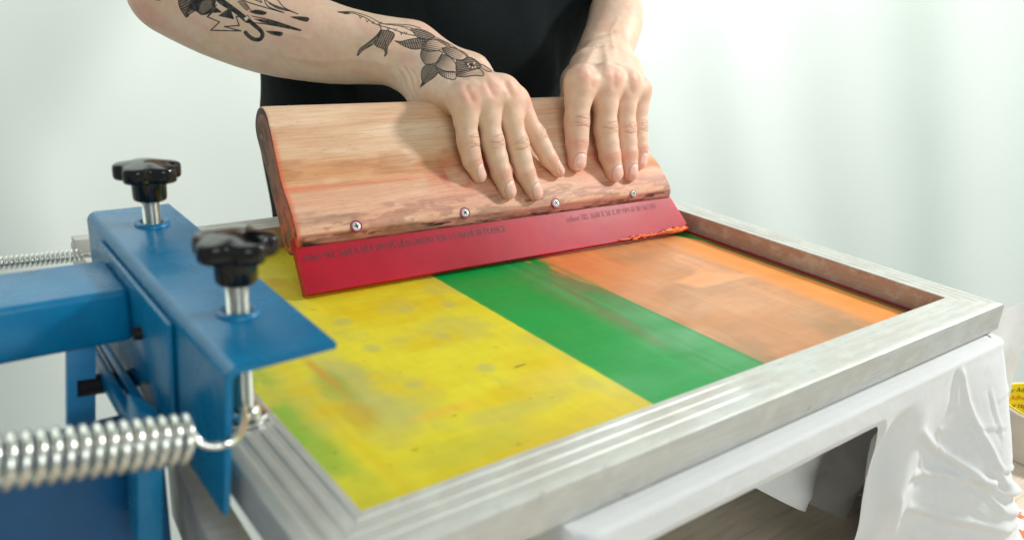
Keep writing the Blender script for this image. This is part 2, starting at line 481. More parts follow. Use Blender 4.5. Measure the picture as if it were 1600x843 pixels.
# ------------------------------------------------------------------ squeegee
TH = rad(33)
SQ0 = np.array([0.0963, 0.2735, -0.0145])
ex = np.array([0.4189, -0.0134, 0.0]); SQL = np.linalg.norm(ex); ex /= SQL
yaw = math.atan2(ex[1], ex[0])
hy = np.array([-ex[1], ex[0], 0.0])          # level direction away from the camera
eu = math.sin(TH) * hy + math.cos(TH) * np.array([0, 0, 1.0])   # up along the blade
en = -math.cos(TH) * hy + math.sin(TH) * np.array([0, 0, 1.0])  # out of the blade front
def SQ(x, s, t): return SQ0 + x * ex + s * eu + t * en
def sq_px(u, v, t):
    """where the sight line of a photo point meets the plane t above the blade front"""
    d = ray(u, v); k = ((SQ0 + t * en - CAM) @ en) / (d @ en); return CAM + k * d
def sq_loc(P):
    q = np.asarray(P) - SQ0; return np.stack([q @ ex, q @ eu, q @ en], -1)

sqo = empty('squeegee', SQ(SQL / 2, 0, -0.0045), 'wooden handled squeegee with a red rubber blade leaning on the inked mesh', 'squeegee')
PROF = [(37, 0.8), (39.5, 3.2), (42.5, 5.6), (45, 6.6), (50, 7.2), (60, 6.6), (68, 5.6), (74, 4.3), (80, 2.3), (86, 1.2), (96, 1.0), (111, 1.8), (122, 2.8), (134, 3.8), (143, 3.6), (149, 1.2), (153.2, -3), (155.6, -9), (155.6, -15), (153, -21), (148.5, -26), (141, -28.6), (131, -28), (122, -26.6), (108, -25.4), (96, -25), (80, -25), (66, -24.6), (50, -24), (42, -23), (37, -20), (35, -16), (35, -9.6), (36, -4)]
def build_handle():
    # resample profile finely
    P = np.array(PROF, float) / 1000
    Q = []
    n = len(P)
    for i in range(n):
        p0, p1, p2, p3 = P[i - 1], P[i], P[(i + 1) % n], P[(i + 2) % n]
        L = np.linalg.norm(p2 - p1); k = max(1, int(round(L / 0.0011)))
        for j in range(k):
            t = j / k
            if i in (0, n - 1, n - 2, n - 3) : Q.append(p1 + (p2 - p1) * t)
            else: Q.append(0.5 * ((2 * p1) + (-p0 + p2) * t + (2 * p0 - 5 * p1 + 4 * p2 - p3) * t * t + (-p0 + 3 * p1 - 3 * p2 + p3) * t ** 3))
    Q = np.array(Q); m = len(Q)
    NX = 330
    xs = np.linspace(0.0005, SQL - 0.0035, NX)
    # slightly rounded ends
    cen = Q.mean(0)
    rows = []
    ends = [(xs[0], 0.9), (xs[0] + 0.0001, 0.975), (xs[0] + 0.0006, 0.993)] + [(x, 1.0) for x in xs[2:-2]] + [(xs[-1] - 0.0006, 0.993), (xs[-1] - 0.0001, 0.975), (xs[-1], 0.9)]
    X = np.array([e[0] for e in ends]); S = np.array([e[1] for e in ends]); K = len(X)
    s = cen[0] + (Q[None, :, 0] - cen[0]) * S[:, None]; t = cen[1] + (Q[None, :, 1] - cen[1]) * S[:, None]
    XX = np.repeat(X[:, None], m, 1)
    endx = (SQL - 0.0165 - 0.17 * np.clip(s - 0.04, 0, 0.2)) / xs[-1]
    XX = XX * (1 + (endx - 1) * (XX / xs[-1]) ** 2)
    # chipped, worn lower lip
    lip = np.exp(-((s - 0.0405) / 0.0035) ** 2) * (t > -0.002)
    t = t - lip * 0.0009 * ss(0.52, 0.75, fbm(XX * 90, s * 300, 5)) 
    t = t + 0.00025 * (fbm(XX * 30, s * 160, 8) - 0.5)
    V = SQ0 + XX[..., None] * ex + s[..., None] * eu + t[..., None] * en
    # colour
    n2 = lambda a, b, sd, o=4: fbm(XX * a + 3, s * b + t * b * 0.6 + 7, sd, o)
    base = srgb(234, 200, 170); col = np.broadcast_to(base, V.shape).copy()
    mixc = lambda A, B, f: A + (B - A) * np.clip(f, 0, 1)[..., None]
    col = mixc(col, srgb(220, 178, 146), ss(0.42, 0.68, n2(7, 70, 1)) * 0.7)
    col = mixc(col, srgb(214, 168, 130), ss(0.58, 0.72, n2(5, 160, 2)) * 0.45)
    col = mixc(col, srgb(240, 214, 188), ss(0.5, 0.7, n2(6, 90, 3)) * 0.6)
    front = ss(-0.004, 0.0005, t)
    # tan band at the groove, left half; pink wash on the lower flat
    col = mixc(col, srgb(212, 150, 100), front * np.exp(-((s - 0.094) / 0.013) ** 2) * ss(0.34, 0.55, n2(18, 60, 4)) * ss(0.30, 0.12, XX) * 0.85)
    col = mixc(col, srgb(228, 178, 150), front * ss(0.088, 0.076, s + 0.006 * (n2(30, 30, 5) - 0.5)) * 0.65)
    col = mixc(col, srgb(228, 130, 88), front * np.exp(-((s - 0.082 - 0.01 * XX) / 0.0028) ** 2) * ss(0.2, 0.0, XX) * 0.8)
    col = mixc(col, srgb(222, 112, 92), front * ss(0.40, 0.6, n2(45, 60, 6)) * np.exp(-(((XX - 0.175) / 0.045) ** 2 + ((s - 0.083) / 0.016) ** 2)) * 0.9)
    col = mixc(col, srgb(224, 120, 96), front * ss(0.36, 0.6, n2(50, 50, 61)) * np.exp(-(((XX - 0.20) / 0.02) ** 2 + ((s - 0.073) / 0.009) ** 2)) * 0.9)
    col = mixc(col, srgb(220, 116, 100), front * ss(0.4, 0.62, n2(50, 60, 16)) * np.exp(-(((XX - 0.33) / 0.035) ** 2 + ((s - 0.085) / 0.013) ** 2)) * 0.7)
    col = mixc(col, srgb(206, 136, 84), front * ss(0.4, 0.6, n2(25, 60, 17)) * np.exp(-(((XX - 0.385) / 0.035) ** 2 + ((s - 0.068) / 0.016) ** 2)) * 0.85)
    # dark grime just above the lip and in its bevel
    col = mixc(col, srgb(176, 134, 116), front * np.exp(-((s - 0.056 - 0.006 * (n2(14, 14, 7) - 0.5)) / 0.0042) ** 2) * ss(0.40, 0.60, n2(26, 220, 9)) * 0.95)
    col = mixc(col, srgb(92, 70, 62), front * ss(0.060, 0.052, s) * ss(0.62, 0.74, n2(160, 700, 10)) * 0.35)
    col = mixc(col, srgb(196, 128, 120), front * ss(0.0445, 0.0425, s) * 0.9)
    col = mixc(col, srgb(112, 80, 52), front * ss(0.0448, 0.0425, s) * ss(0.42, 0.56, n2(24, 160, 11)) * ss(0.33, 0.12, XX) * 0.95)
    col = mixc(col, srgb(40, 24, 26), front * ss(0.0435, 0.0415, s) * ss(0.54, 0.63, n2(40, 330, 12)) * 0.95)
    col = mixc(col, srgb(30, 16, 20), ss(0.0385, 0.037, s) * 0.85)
    for a, b, q in ((0.132, 0.0525, 0.008), (0.243, 0.0555, 0.003)):
        pass
    col = mixc(col, srgb(158, 118, 104), front * ss(0.066, 0.058, s + 0.008 * (n2(22, 40, 71) - 0.5)) * ss(0.46, 0.62, n2(60, 260, 72, 5)) * 0.6)
    col = mixc(col, srgb(206, 104, 86), front * ss(0.52, 0.70, n2(70, 110, 73, 5)) * np.exp(-(((XX - 0.185) / 0.05) ** 2 + ((s - 0.082) / 0.018) ** 2)) * 0.9)
    col = mixc(col, srgb(222, 138, 118), front * ss(0.46, 0.64, n2(24, 50, 74)) * ss(0.092, 0.06, s) * 0.25)
    col = mixc(col, srgb(190, 130, 88), front * ss(0.48, 0.66, n2(30, 120, 75, 5)) * np.exp(-((s - 0.098) / 0.014) ** 2) * ss(0.32, 0.1, XX) * 0.6)
    crack = np.exp(-((s - 0.0505 - 0.05 * (XX - 0.235)) / 0.0009) ** 2) * ss(0.012, 0.008, np.abs(XX - 0.226))
    col = mixc(col, srgb(24, 16, 18), front * crack)
    # end faces: dark brown with red and orange runs along the front edge
    ef = np.zeros(XX.shape, bool); ef[:2] = True; ef[-2:] = True
    e = ef.astype(float)
    endc = mixc(np.broadcast_to(srgb(120, 84, 60), V.shape), srgb(60, 44, 34), ss(0.4, 0.6, n2(1, 70, 13)))
    endc = mixc(endc, srgb(226, 100, 66), ss(0.35, 0.6, n2(1, 120, 14)) * ss(0.10, 0.07, s))
    col = mixc(col, endc, e)
    nearl = ss(0.006, 0.001, XX) * front * (1 - e)
    col = mixc(col, srgb(232, 112, 80), nearl * ss(0.135, 0.12, s) * 0.8)
    V = V.reshape(-1, 3); col = col.reshape(-1, 3)
    V = list(V); col = list(col)
    ii = np.arange(K - 1)[:, None] * m + np.arange(m)[None]
    jj = np.arange(K - 1)[:, None] * m + (np.arange(m)[None] + 1) % m
    F = np.stack([ii, jj, jj + m, ii + m], -1).reshape(-1, 4).tolist()
    # end caps as small grids towards the centre line so that colour can vary on them
    def cap(row, flip):
        idx0 = [row * m + j for j in range(m)]
        ring = idx0
        R = np.array([V[i] for i in idx0])
        cc = R.mean(0); Lr = sq_loc(R); mid = R.copy()
        # shrink toward the spine of the profile
        sp_t = np.where(Lr[:, 1] > 0.14, -0.012, -0.0115); sp_s = np.clip(Lr[:, 1], 0.046, 0.145)
        spine = np.array([SQ(Lr[j, 0], sp_s[j], sp_t[j]) for j in range(m)])
        for kk in range(1, 9):
            f = kk / 8
            new = []
            for j in range(m):
                p = R[j] * (1 - f) + spine[j] * f; l = sq_loc(p)
                V.append(p)
                c = srgb(140, 98, 72); k1 = float(fbm(np.array([l[1] * 60]), np.array([l[2] * 160]), 13)[0]); k2 = float(fbm(np.array([l[1] * 120 + 5]), np.array([l[2] * 200]), 19)[0])
                c = c + (srgb(74, 54, 42) - c) * float(ss(0.40, 0.62, k1)) * 0.8
                edge = float(ss(-0.006, 0.001, l[2]))
                low = float(ss(0.11, 0.05, l[1]))
                c = c + (srgb(230, 104, 72) - c) * min(1, edge * 0.55 + low * float(ss(0.42, 0.6, k2)) * 0.8) * 0.9
                c = c + (srgb(176, 118, 92) - c) * float(ss(0.142, 0.152, l[1])) * 0.8
                c = c + (srgb(236, 190, 160) - c) * float(ss(0.78, 0.84, k2)) * 0.5
                col.append(c); new.append(len(V) - 1)
            for j in range(m):
                k2_ = (j + 1) % m
                q = [ring[j], ring[k2_], new[k2_], new[j]]
                F.append(q if flip else q[::-1])
            ring = new
    cap(0, True); cap(K - 1, False)
    me = fast_mesh(np.array(V), np.array(F)); set_col(me, 'wood', np.array(col))
    b = bmesh.new(); b.from_mesh(me); bmesh.ops.recalc_face_normals(b, faces=b.faces[:]); b.to_mesh(me); b.free()
    k = NT('stained_beech')
    tc = k.n('TexCoord'); mp = k.n('Mapping')
    mp.inputs['Rotation'].default_value = (0, 0, -yaw); mp.inputs['Scale'].default_value = (3, 90, 60)
    k.l(tc.outputs['Object'], mp.inputs[0])
    g = k.noise(mp.outputs[0], 5, 7, 0.62)
    mp2 = k.n('Mapping'); mp2.inputs['Rotation'].default_value = (0, 0, -yaw); mp2.inputs['Scale'].default_value = (30, 260, 260); k.l(tc.outputs['Object'], mp2.inputs[0])
    pores = k.noise(mp2.outputs[0], 4, 2)
    c = k.mix(1.0, k.attr('wood'), k.ramp(g, [(0.32, (0.88, 0.83, 0.78)), (0.55, (1, 1, 1))]), 'MULTIPLY')
    mp3 = k.n('Mapping'); mp3.inputs['Rotation'].default_value = (0, 0, -yaw); mp3.inputs['Scale'].default_value = (9, 420, 420); k.l(tc.outputs['Object'], mp3.inputs[0])
    c = k.mix(1.0, c, k.ramp(k.noise(mp3.outputs[0], 3, 3), [(0.35, (0.88, 0.84, 0.80)), (0.6, (1, 1, 1))]), 'MULTIPLY')
    c = k.mix(k.ramp(pores, [(0.62, 0.0), (0.70, 0.28)]), c, (0.22, 0.11, 0.06))
    k.l(c, k.b.inputs['Base Color']); k.set(Roughness=0.5, Specular_IOR_Level=0.3)
    k.bump(g, 0.25, 0.0006)
    return link('handle', me, k.m, sqo, auto=40)
handle = build_handle()
handle.name = 'handle'

def build_blade():
    b = bmesh.new()
    NXB = 260
    prof = [(0.0006, 0.0), (0.0, -0.0006), (0.0, -0.0084), (0.0006, -0.009), (0.045, -0.009), (0.045, 0.0)]
    # front divided in rows for softness
    rows = []
    for i in range(NXB):
        x = SQL * i / (NXB - 1)
        rows.append([b.verts.new(Vector(SQ(x - 0.40 * max(0, s) * (x / SQL) ** 2, s, t))) for s, t in prof])
    m = len(prof)
    for i in range(NXB - 1):
        for j in range(m):
            k = (j + 1) % m; b.faces.new((rows[i][j], rows[i][k], rows[i + 1][k], rows[i + 1][j]))
    b.faces.new(rows[0][::-1]); b.faces.new(rows[-1])
    bmesh.ops.recalc_face_normals(b, faces=b.faces[:])
    me = bpy.data.meshes.new('blade'); b.to_mesh(me); b.free()
    k = NT('red_polyurethane'); v = k.coords()
    k.l(k.ramp(k.noise(v, 18, 4), [(0.3, (0.38, 0.002, 0.018)), (0.7, (0.48, 0.003, 0.026))]), k.b.inputs['Base Color'])
    k.l(k.ramp(k.noise(v, 10, 5), [(0.3, 0.28), (0.7, 0.42)]), k.b.inputs['Roughness'])
    k.set(Subsurface_Weight=0.75, Subsurface_Scale=0.009, Specular_IOR_Level=0.28)
    k.b.inputs['Subsurface Radius'].default_value = (1.0, 0.1, 0.1)
    k.bump(k.noise(v, 35, 3), 0.15, 0.001)
    return link('blade', me, k.m, sqo, auto=40)
blade = build_blade()

def text_mesh(body, size, sx, name, mat, parent, fn, bold=0.0):
    cu = bpy.data.curves.new('t', 'FONT'); cu.body = body; cu.size = size; cu.space_character = 1.06; cu.space_word = 0.9
    o = bpy.data.objects.new('t', cu); C.objects.link(o)
    bpy.context.view_layer.update()
    me = bpy.data.meshes.new_from_object(o.evaluated_get(bpy.context.evaluated_depsgraph_get()))
    bpy.data.objects.remove(o)
    if bold:
        vs = [tuple(v.co) for v in me.vertices]; fs = [tuple(p.vertices) for p in me.polygons]; nv = len(vs)
        V2 = []; F2 = []
        for k_, (dx, dy) in enumerate(((-bold, 0.0), (bold, 0.0), (0, bold * 0.7))):
            V2 += [(v[0] + dx, v[1] + dy, k_ * 0.00003) for v in vs]; F2 += [tuple(i + nv * k_ for i in f) for f in fs]
        bpy.data.meshes.remove(me); me = mesh(V2, F2)
    n = len(me.vertices); co = np.empty(n * 3, np.float32); me.vertices.foreach_get('co', co); co = co.reshape(-1, 3)
    out = np.asarray(fn(co[:, 0] * sx, co[:, 1])) + (co[:, 2:3] * en if bold else 0)
    me.vertices.foreach_set('co', np.asarray(out, np.float32).ravel()); me.update()
    me.materials.clear()
    return link(name, me, mat, parent)
k = NT('faded_black_print'); v = k.coords()
k.set(Roughness=0.5); k.l(k.ramp(k.noise(v, 300, 2), [(0.35, (0.10, 0.006, 0.012)), (0.7, (0.26, 0.012, 0.03))]), k.b.inputs['Base Color'])
PRINT = k.m
def on_blade(x0, s0, ds):
    def f(x, y):
        X = x0 + x; S = s0 + ds * x + y
        return SQ0 + X[:, None] * ex + S[:, None] * eu + 0.00015 * en
    return f
text_mesh('erliort SRL 3660 X 50 X 09 MM 65 SH 065203 350-115 MADE IN FRANCE', 0.0084, 0.69, 'printed_text', PRINT, blade, on_blade(0.0035, 0.0255, 0.003), 0.00014)
text_mesh('erliort SRL 3660 X 50 X 09 MM 65 SH 065203', 0.0080, 0.74, 'printed_text', m_plain('ghost_print', (0.28, 0.006, 0.020), 0.5), blade, on_blade(0.262, 0.0262, 0.012), 0.00014)

# scraped orange ink hanging on the lower right edge of the blade
def ink_beads():
    rng = np.random.default_rng(11); b = MB()
    for x0, x1, r0 in ((0.318, 0.372, 0.0010), (0.372, 0.4165, 0.0026)):
        n = 46; pts = []; rr = []
        for i in range(n):
            f = i / (n - 1); x = x0 + (x1 - x0) * f
            w_ = fbm(np.array([x * 260]), np.array([3.3]), 2, 3)[0]
            pts.append(SQ(x, 0.0005 + 0.0055 * (w_ - 0.35), 0.0008 + 0.0008 * w_)); rr.append(r0 * (0.35 + 1.3 * w_) * math.sin(math.pi * min(1, max(0.03, f))) ** 0.4)
        b.tube(pts, rr, 8)
    for _ in range(16):
        x = rng.uniform(0.335, 0.412); s_ = rng.uniform(-0.001, 0.0045) * (0.5 + (x > 0.38))
        t = bmesh.new(); bmesh.ops.create_icosphere(t, subdivisions=2, radius=rng.uniform(0.0006, 0.0014))
        for v_ in t.verts: v_.co = Vector([float(q) for q in SQ(x, s_, 0.0006)]) + Vector((v_.co.x * 2, v_.co.y, v_.co.z * 0.8))
        b.add(t)
    k = m_plain('wet_orange_ink', (0.82, 0.15, 0.03), 0.28, bs=0.3, bscale=500, var=0.3)
    b.done('ink_residue', k, blade, auto=80)
ink_beads()

# screws, each with a reddish countersink
for (u, v_, rz) in ((557, 353, 0.2), (727, 332, 0.6), (869, 317, 0.5), (990, 302, 0.9)):
    P = sq_px(u, v_, 0.0074); q = sq_loc(P)
    small = 1.0 if u < 980 else 0.8
    b = MB().lathe([(0.0001, -0.0022), (0.0026 * small, -0.0020), (0.0034 * small, -0.0002), (0.0035 * small, 0.0), (0.0031 * small, 0.00035), (0.002 * small, 0.00055), (0.0001, 0.0006)], P, 28, en)
    so = b.done('screw', SCREWM, sqo, auto=50)
    A = math.cos(rz) * ex + math.sin(rz) * eu; B = -math.sin(rz) * ex + math.cos(rz) * eu
    b = MB()
    for D1, D2 in ((A, B), (B, A)):
        c0 = P + en * 0.0002
        pts = [c0 + D1 * 0.0020 * small + D2 * 0.0005, c0 - D1 * 0.0020 * small + D2 * 0.0005, c0 - D1 * 0.0020 * small - D2 * 0.0005, c0 + D1 * 0.0020 * small - D2 * 0.0005]
        b.poly(pts, en * (0.0006 if D1 is A else 0.00055))
    b.done('recess_shade_cross', RECSHADE, so)  # raised dark cross, the shade of the slots put in as colour
    MB().lathe([(0.0001, -0.001), (0.0052 * small, -0.001), (0.0050 * small, 0.00018), (0.0001, 0.00022)], P - en * 0.0002, 28, en).done('countersink', m_plain('magenta_stain', (0.25, 0.02, 0.05) if u < 980 else (0.25, 0.12, 0.06), 0.5), so)

def smoothline(pts, n=6):
    pts = np.array(pts, float)
    if len(pts) < 3: return pts
    out = []
    for i in range(len(pts) - 1):
        p0 = pts[max(i - 1, 0)]; p1 = pts[i]; p2 = pts[i + 1]; p3 = pts[min(i + 2, len(pts) - 1)]
        for t in np.linspace(0, 1, n, endpoint=False):
            out.append(0.5 * (2 * p1 + (p2 - p0) * t + (2 * p0 - 5 * p1 + 4 * p2 - p3) * t * t + (3 * p1 - p0 - 3 * p2 + p3) * t ** 3))
    out.append(pts[-1]); return np.array(out)
# ------------------------------------------------------------------ person
def rcone(P, a, b, ra, rb):
    """signed distance to a cone with round ends (approximate, smooth)"""
    ab = b - a; L2 = ab @ ab
    t = np.clip(((P - a) @ ab) / L2, 0, 1)
    t2 = t
    d = np.linalg.norm(P - a - t2[:, None] * ab, axis=1)
    return d - (ra + (rb - ra) * t2)
def smin(a, b, k):
    h = np.maximum(k - np.abs(a - b), 0) / k
    return np.minimum(a, b) - h * h * h * k / 6
W = lambda u, v, d: dep(u, v, d)

def finger(ps, rs, dors):
    return dict(ps=[np.array(p) for p in ps], rs=rs, d=np.array(dors) / np.linalg.norm(dors))

def F4(px, ts, rs, dors):
    return finger([sq_px(u, v, t) for (u, v), t in zip(px, ts)], rs, dors)

mm = 0.001
RHF = [  # right hand: little, ring, middle, index
    F4([(724, 158), (731, 221), (737.5, 251), (748.5, 274)], [0.030, 0.0185, 0.0135, 0.0105], [10.2 * mm, 8.7 * mm, 8.1 * mm, 6.8 * mm], en + 0.18 * ex),
    F4([(756, 146), (769.5, 223), (782.5, 269), (794, 299)], [0.033, 0.0210, 0.0150, 0.0110], [10.8 * mm, 9.5 * mm, 8.9 * mm, 7.6 * mm], en + 0.04 * ex),
    F4([(787, 146), (808, 225), (820, 269), (835.5, 301)], [0.033, 0.0215, 0.0155, 0.0112], [10.9 * mm, 9.6 * mm, 9.0 * mm, 7.7 * mm], en + 0.02 * ex),
    F4([(805, 162), (838, 212), (857, 247), (872, 267)], [0.024, 0.0170, 0.0130, 0.0100], [10.0 * mm, 8.4 * mm, 7.8 * mm, 6.3 * mm], en + 0.7 * ex),
]
LHF = [  # left hand: index, middle, ring, little
    F4([(905, 130), (901, 190), (901.5, 223), (901.7, 254)], [0.034, 0.0200, 0.0145, 0.0110], [12.2 * mm, 11.2 * mm, 10.4 * mm, 8.9 * mm], en),
    F4([(946, 128), (946, 201), (952.5, 242), (960, 271)], [0.036, 0.0210, 0.0150, 0.0110], [11.8 * mm, 10.9 * mm, 10.4 * mm, 8.9 * mm], en),
    F4([(976, 132), (977, 201), (981, 240), (985, 271)], [0.034, 0.0200, 0.0145, 0.0105], [10.8 * mm, 9.9 * mm, 9.5 * mm, 8.0 * mm], en + 0.1 * ex),
    F4([(997, 144), (997.5, 199), (999.5, 232), (1000, 254)], [0.026, 0.0160, 0.0125, 0.0095], [9.2 * mm, 8.5 * mm, 8.0 * mm, 6.8 * mm], en + 0.3 * ex),
]
def chain(pts, rs): return [(np.array(pts[i]), np.array(pts[i + 1]), rs[i], rs[i + 1]) for i in range(len(pts) - 1)]

dR = lambda f: float(-((f['ps'][0] - CAM) @ RM)[2])
rw1 = W(648, 76, 0.765); rw2 = W(640, 103, 0.757)
def tube_chain(pts, rs, n=4):
    q = smoothline(np.column_stack([np.array(pts), rs]), n)
    return chain(list(q[:, :3]), list(q[:, 3]))
RP = []      # palm / arm group of the right limb
RP += tube_chain([W(262, -14, 0.765), W(330, 10, 0.77), W(420, 42, 0.77), W(520, 69, 0.765), W(600, 78, 0.762), rw1], [0.034, 0.0405, 0.0405, 0.0325, 0.0255, 0.0205])
RP += chain([W(600, 84, 0.756), rw2], [0.0245, 0.0205])
RP += chain([W(262, -14, 0.765), W(262, -110, 0.80), W(330, -330, 0.92)], [0.034, 0.046, 0.055])
rm = [f['ps'][0] for f in RHF]
for i, (p, r) in enumerate(zip(rm, (10, 10.6, 10.8, 10.2))):
    st = rw2 * (1 - i / 3) + rw1 * (i / 3)
    mid = st * 0.45 + p * 0.55 - en * 0.001
    RP += chain([st, mid, p], [0.0190, 0.0155, r * mm])
    if i < 3: RP += chain([mid, (p + rm[i + 1]) / 2 - en * 0.001, (p + rm[i + 1]) / 2 * 0.80 + (RHF[i]['ps'][1] + RHF[i + 1]['ps'][1]) / 2 * 0.20 - en * 0.003], [0.013, 0.0098, 0.0068])
for i in range(1, 4):
    st = rw2 * (1 - i / 3) + rw1 * (i / 3)
    tw = (CAM - rm[i]); tw /= np.linalg.norm(tw)
    RP += chain([st * 0.45 + rm[i] * 0.55 + tw * 0.0125, rm[i] + tw * 0.0065], [0.0032, 0.0048])
# heel of the hand (little finger side) and thumb ball
RP += chain([W(640, 112, 0.758), W(668, 146, 0.742), W(704, 170, 0.728)], [0.0185, 0.0165, 0.0115])
RP += chain([rw1, W(735, 118, 0.775), W(770, 150, 0.775)], [0.018, 0.019, 0.013])
rthumb = finger([W(745, 125, 0.79), W(785, 172, 0.80), W(800, 205, 0.79), W(806, 232, 0.775)], [13 * mm, 11 * mm, 10 * mm, 8.5 * mm], -en)
lw1 = W(931, 88, 0.935); lw2 = W(957, 88, 0.94)
LP = []
LP += tube_chain([W(975, -190, 1.03), W(974, -100, 1.01), W(966, -20, 0.985), W(963, 35, 0.965), W(950, 80, 0.945)], [0.042, 0.040, 0.0265, 0.0255, 0.0220])
LP += chain([W(951, 20, 0.965), W(938, 70, 0.945), lw1], [0.021, 0.0205, 0.019])
LP += chain([W(972, 35, 0.965), lw2], [0.0215, 0.0185])
LP += chain([W(975, -190, 1.03), W(960, -420, 1.10)], [0.042, 0.052])
lm = [f['ps'][0] for f in LHF]
for i, (p, r) in enumerate(zip(lm, (12.2, 12.0, 11.2, 9.6))):
    st = lw1 * (1 - i / 3) + lw2 * (i / 3)
    mid = st * 0.45 + p * 0.55 + np.array([0, 0, 0.002])
    LP += chain([st, mid, p], [0.0190, 0.0160, r * mm])
    if i < 3: LP += chain([mid, (p + lm[i + 1]) / 2 - en * 0.001, (p + lm[i + 1]) / 2 * 0.82 + (LHF[i]['ps'][1] + LHF[i + 1]['ps'][1]) / 2 * 0.18 - en * 0.004], [0.013, 0.0098, 0.0065])
for i in range(4):
    st = lw1 * (1 - i / 3) + lw2 * (i / 3)
    LP += chain([st * 0.55 + lm[i] * 0.45 + np.array([-0.002, -0.006, 0.0115]), lm[i] + en * 0.0065], [0.0035, 0.0050])
LP += chain([W(962, 100, 0.93), W(986, 130, 0.915), W(995, 150, 0.89)], [0.0165, 0.013, 0.0095])
LP += chain([lw1, W(903, 128, 0.915), W(893, 150, 0.90)], [0.018, 0.0175, 0.013])
lthumb = finger([W(905, 125, 0.93), W(890, 158, 0.925), W(905, 190, 0.92), W(915, 212, 0.90)], [14 * mm, 11.5 * mm, 10.5 * mm, 9 * mm], -en)

def limb_sdf(palm, fingers, thumb):
    prims = [('p', 0, c) for c in palm]
    for i, f in enumerate(fingers + [thumb]):
        ps, rs = f['ps'], f['rs']
        if len(ps) == 4 and f is not thumb:
            ps = [ps[0], (ps[0] + ps[1]) / 2, ps[1], (ps[1] + ps[2]) / 2, ps[2], ps[3]]
            rs = [rs[0] * 0.97, (rs[0] + rs[1]) / 2 + 0.00035, rs[1], (rs[1] + rs[2]) / 2 + 0.0001, rs[2], rs[3]]
        for c in chain(ps, rs): prims.append(('f', i, c))
        # knuckle swellings
        if f is not thumb:
            q = f['ps'][1]; prims.append(('f', i, (q - 0.0035 * (f['ps'][2] - f['ps'][1]) / np.linalg.norm(f['ps'][2] - f['ps'][1]) + f['d'] * 0.0006, q + 0.002 * (f['ps'][2] - q) / np.linalg.norm(f['ps'][2] - q), f['rs'][1] - 0.0001, f['rs'][1] - 0.0001)))
            c0 = f['ps'][0]; prims.append(('p', 0, (c0 + f['d'] * 0.0020 - (f['ps'][1] - c0) * 0.10, c0 + f['d'] * 0.0012 + (f['ps'][1] - c0) * 0.10, f['rs'][0] * 0.86, f['rs'][0] * 0.84)))
            dd = (f['ps'][3] - f['ps'][2]); dd /= np.linalg.norm(dd)
            lat = np.cross(dd, f['d']); lat /= np.linalg.norm(lat)
    def ev(P, act):
        palm_d = None; fd = {}
        for i in act:
            kind, g, c = prims[i]
            d = rcone(P, *c)
            if kind == 'p': palm_d = d if palm_d is None else smin(palm_d, d, 0.016)
            else: fd[g] = d if g not in fd else smin(fd[g], d, 0.005)
        tot = palm_d
        outs = []
        for g, d in fd.items():
            outs.append(d if palm_d is None else smin(palm_d, d, 0.013))
        for o in outs: tot = o if tot is None else np.minimum(tot, o)
        # pads of the fingers never sink into the wood: keep a contact plane
        return tot
    return prims, ev

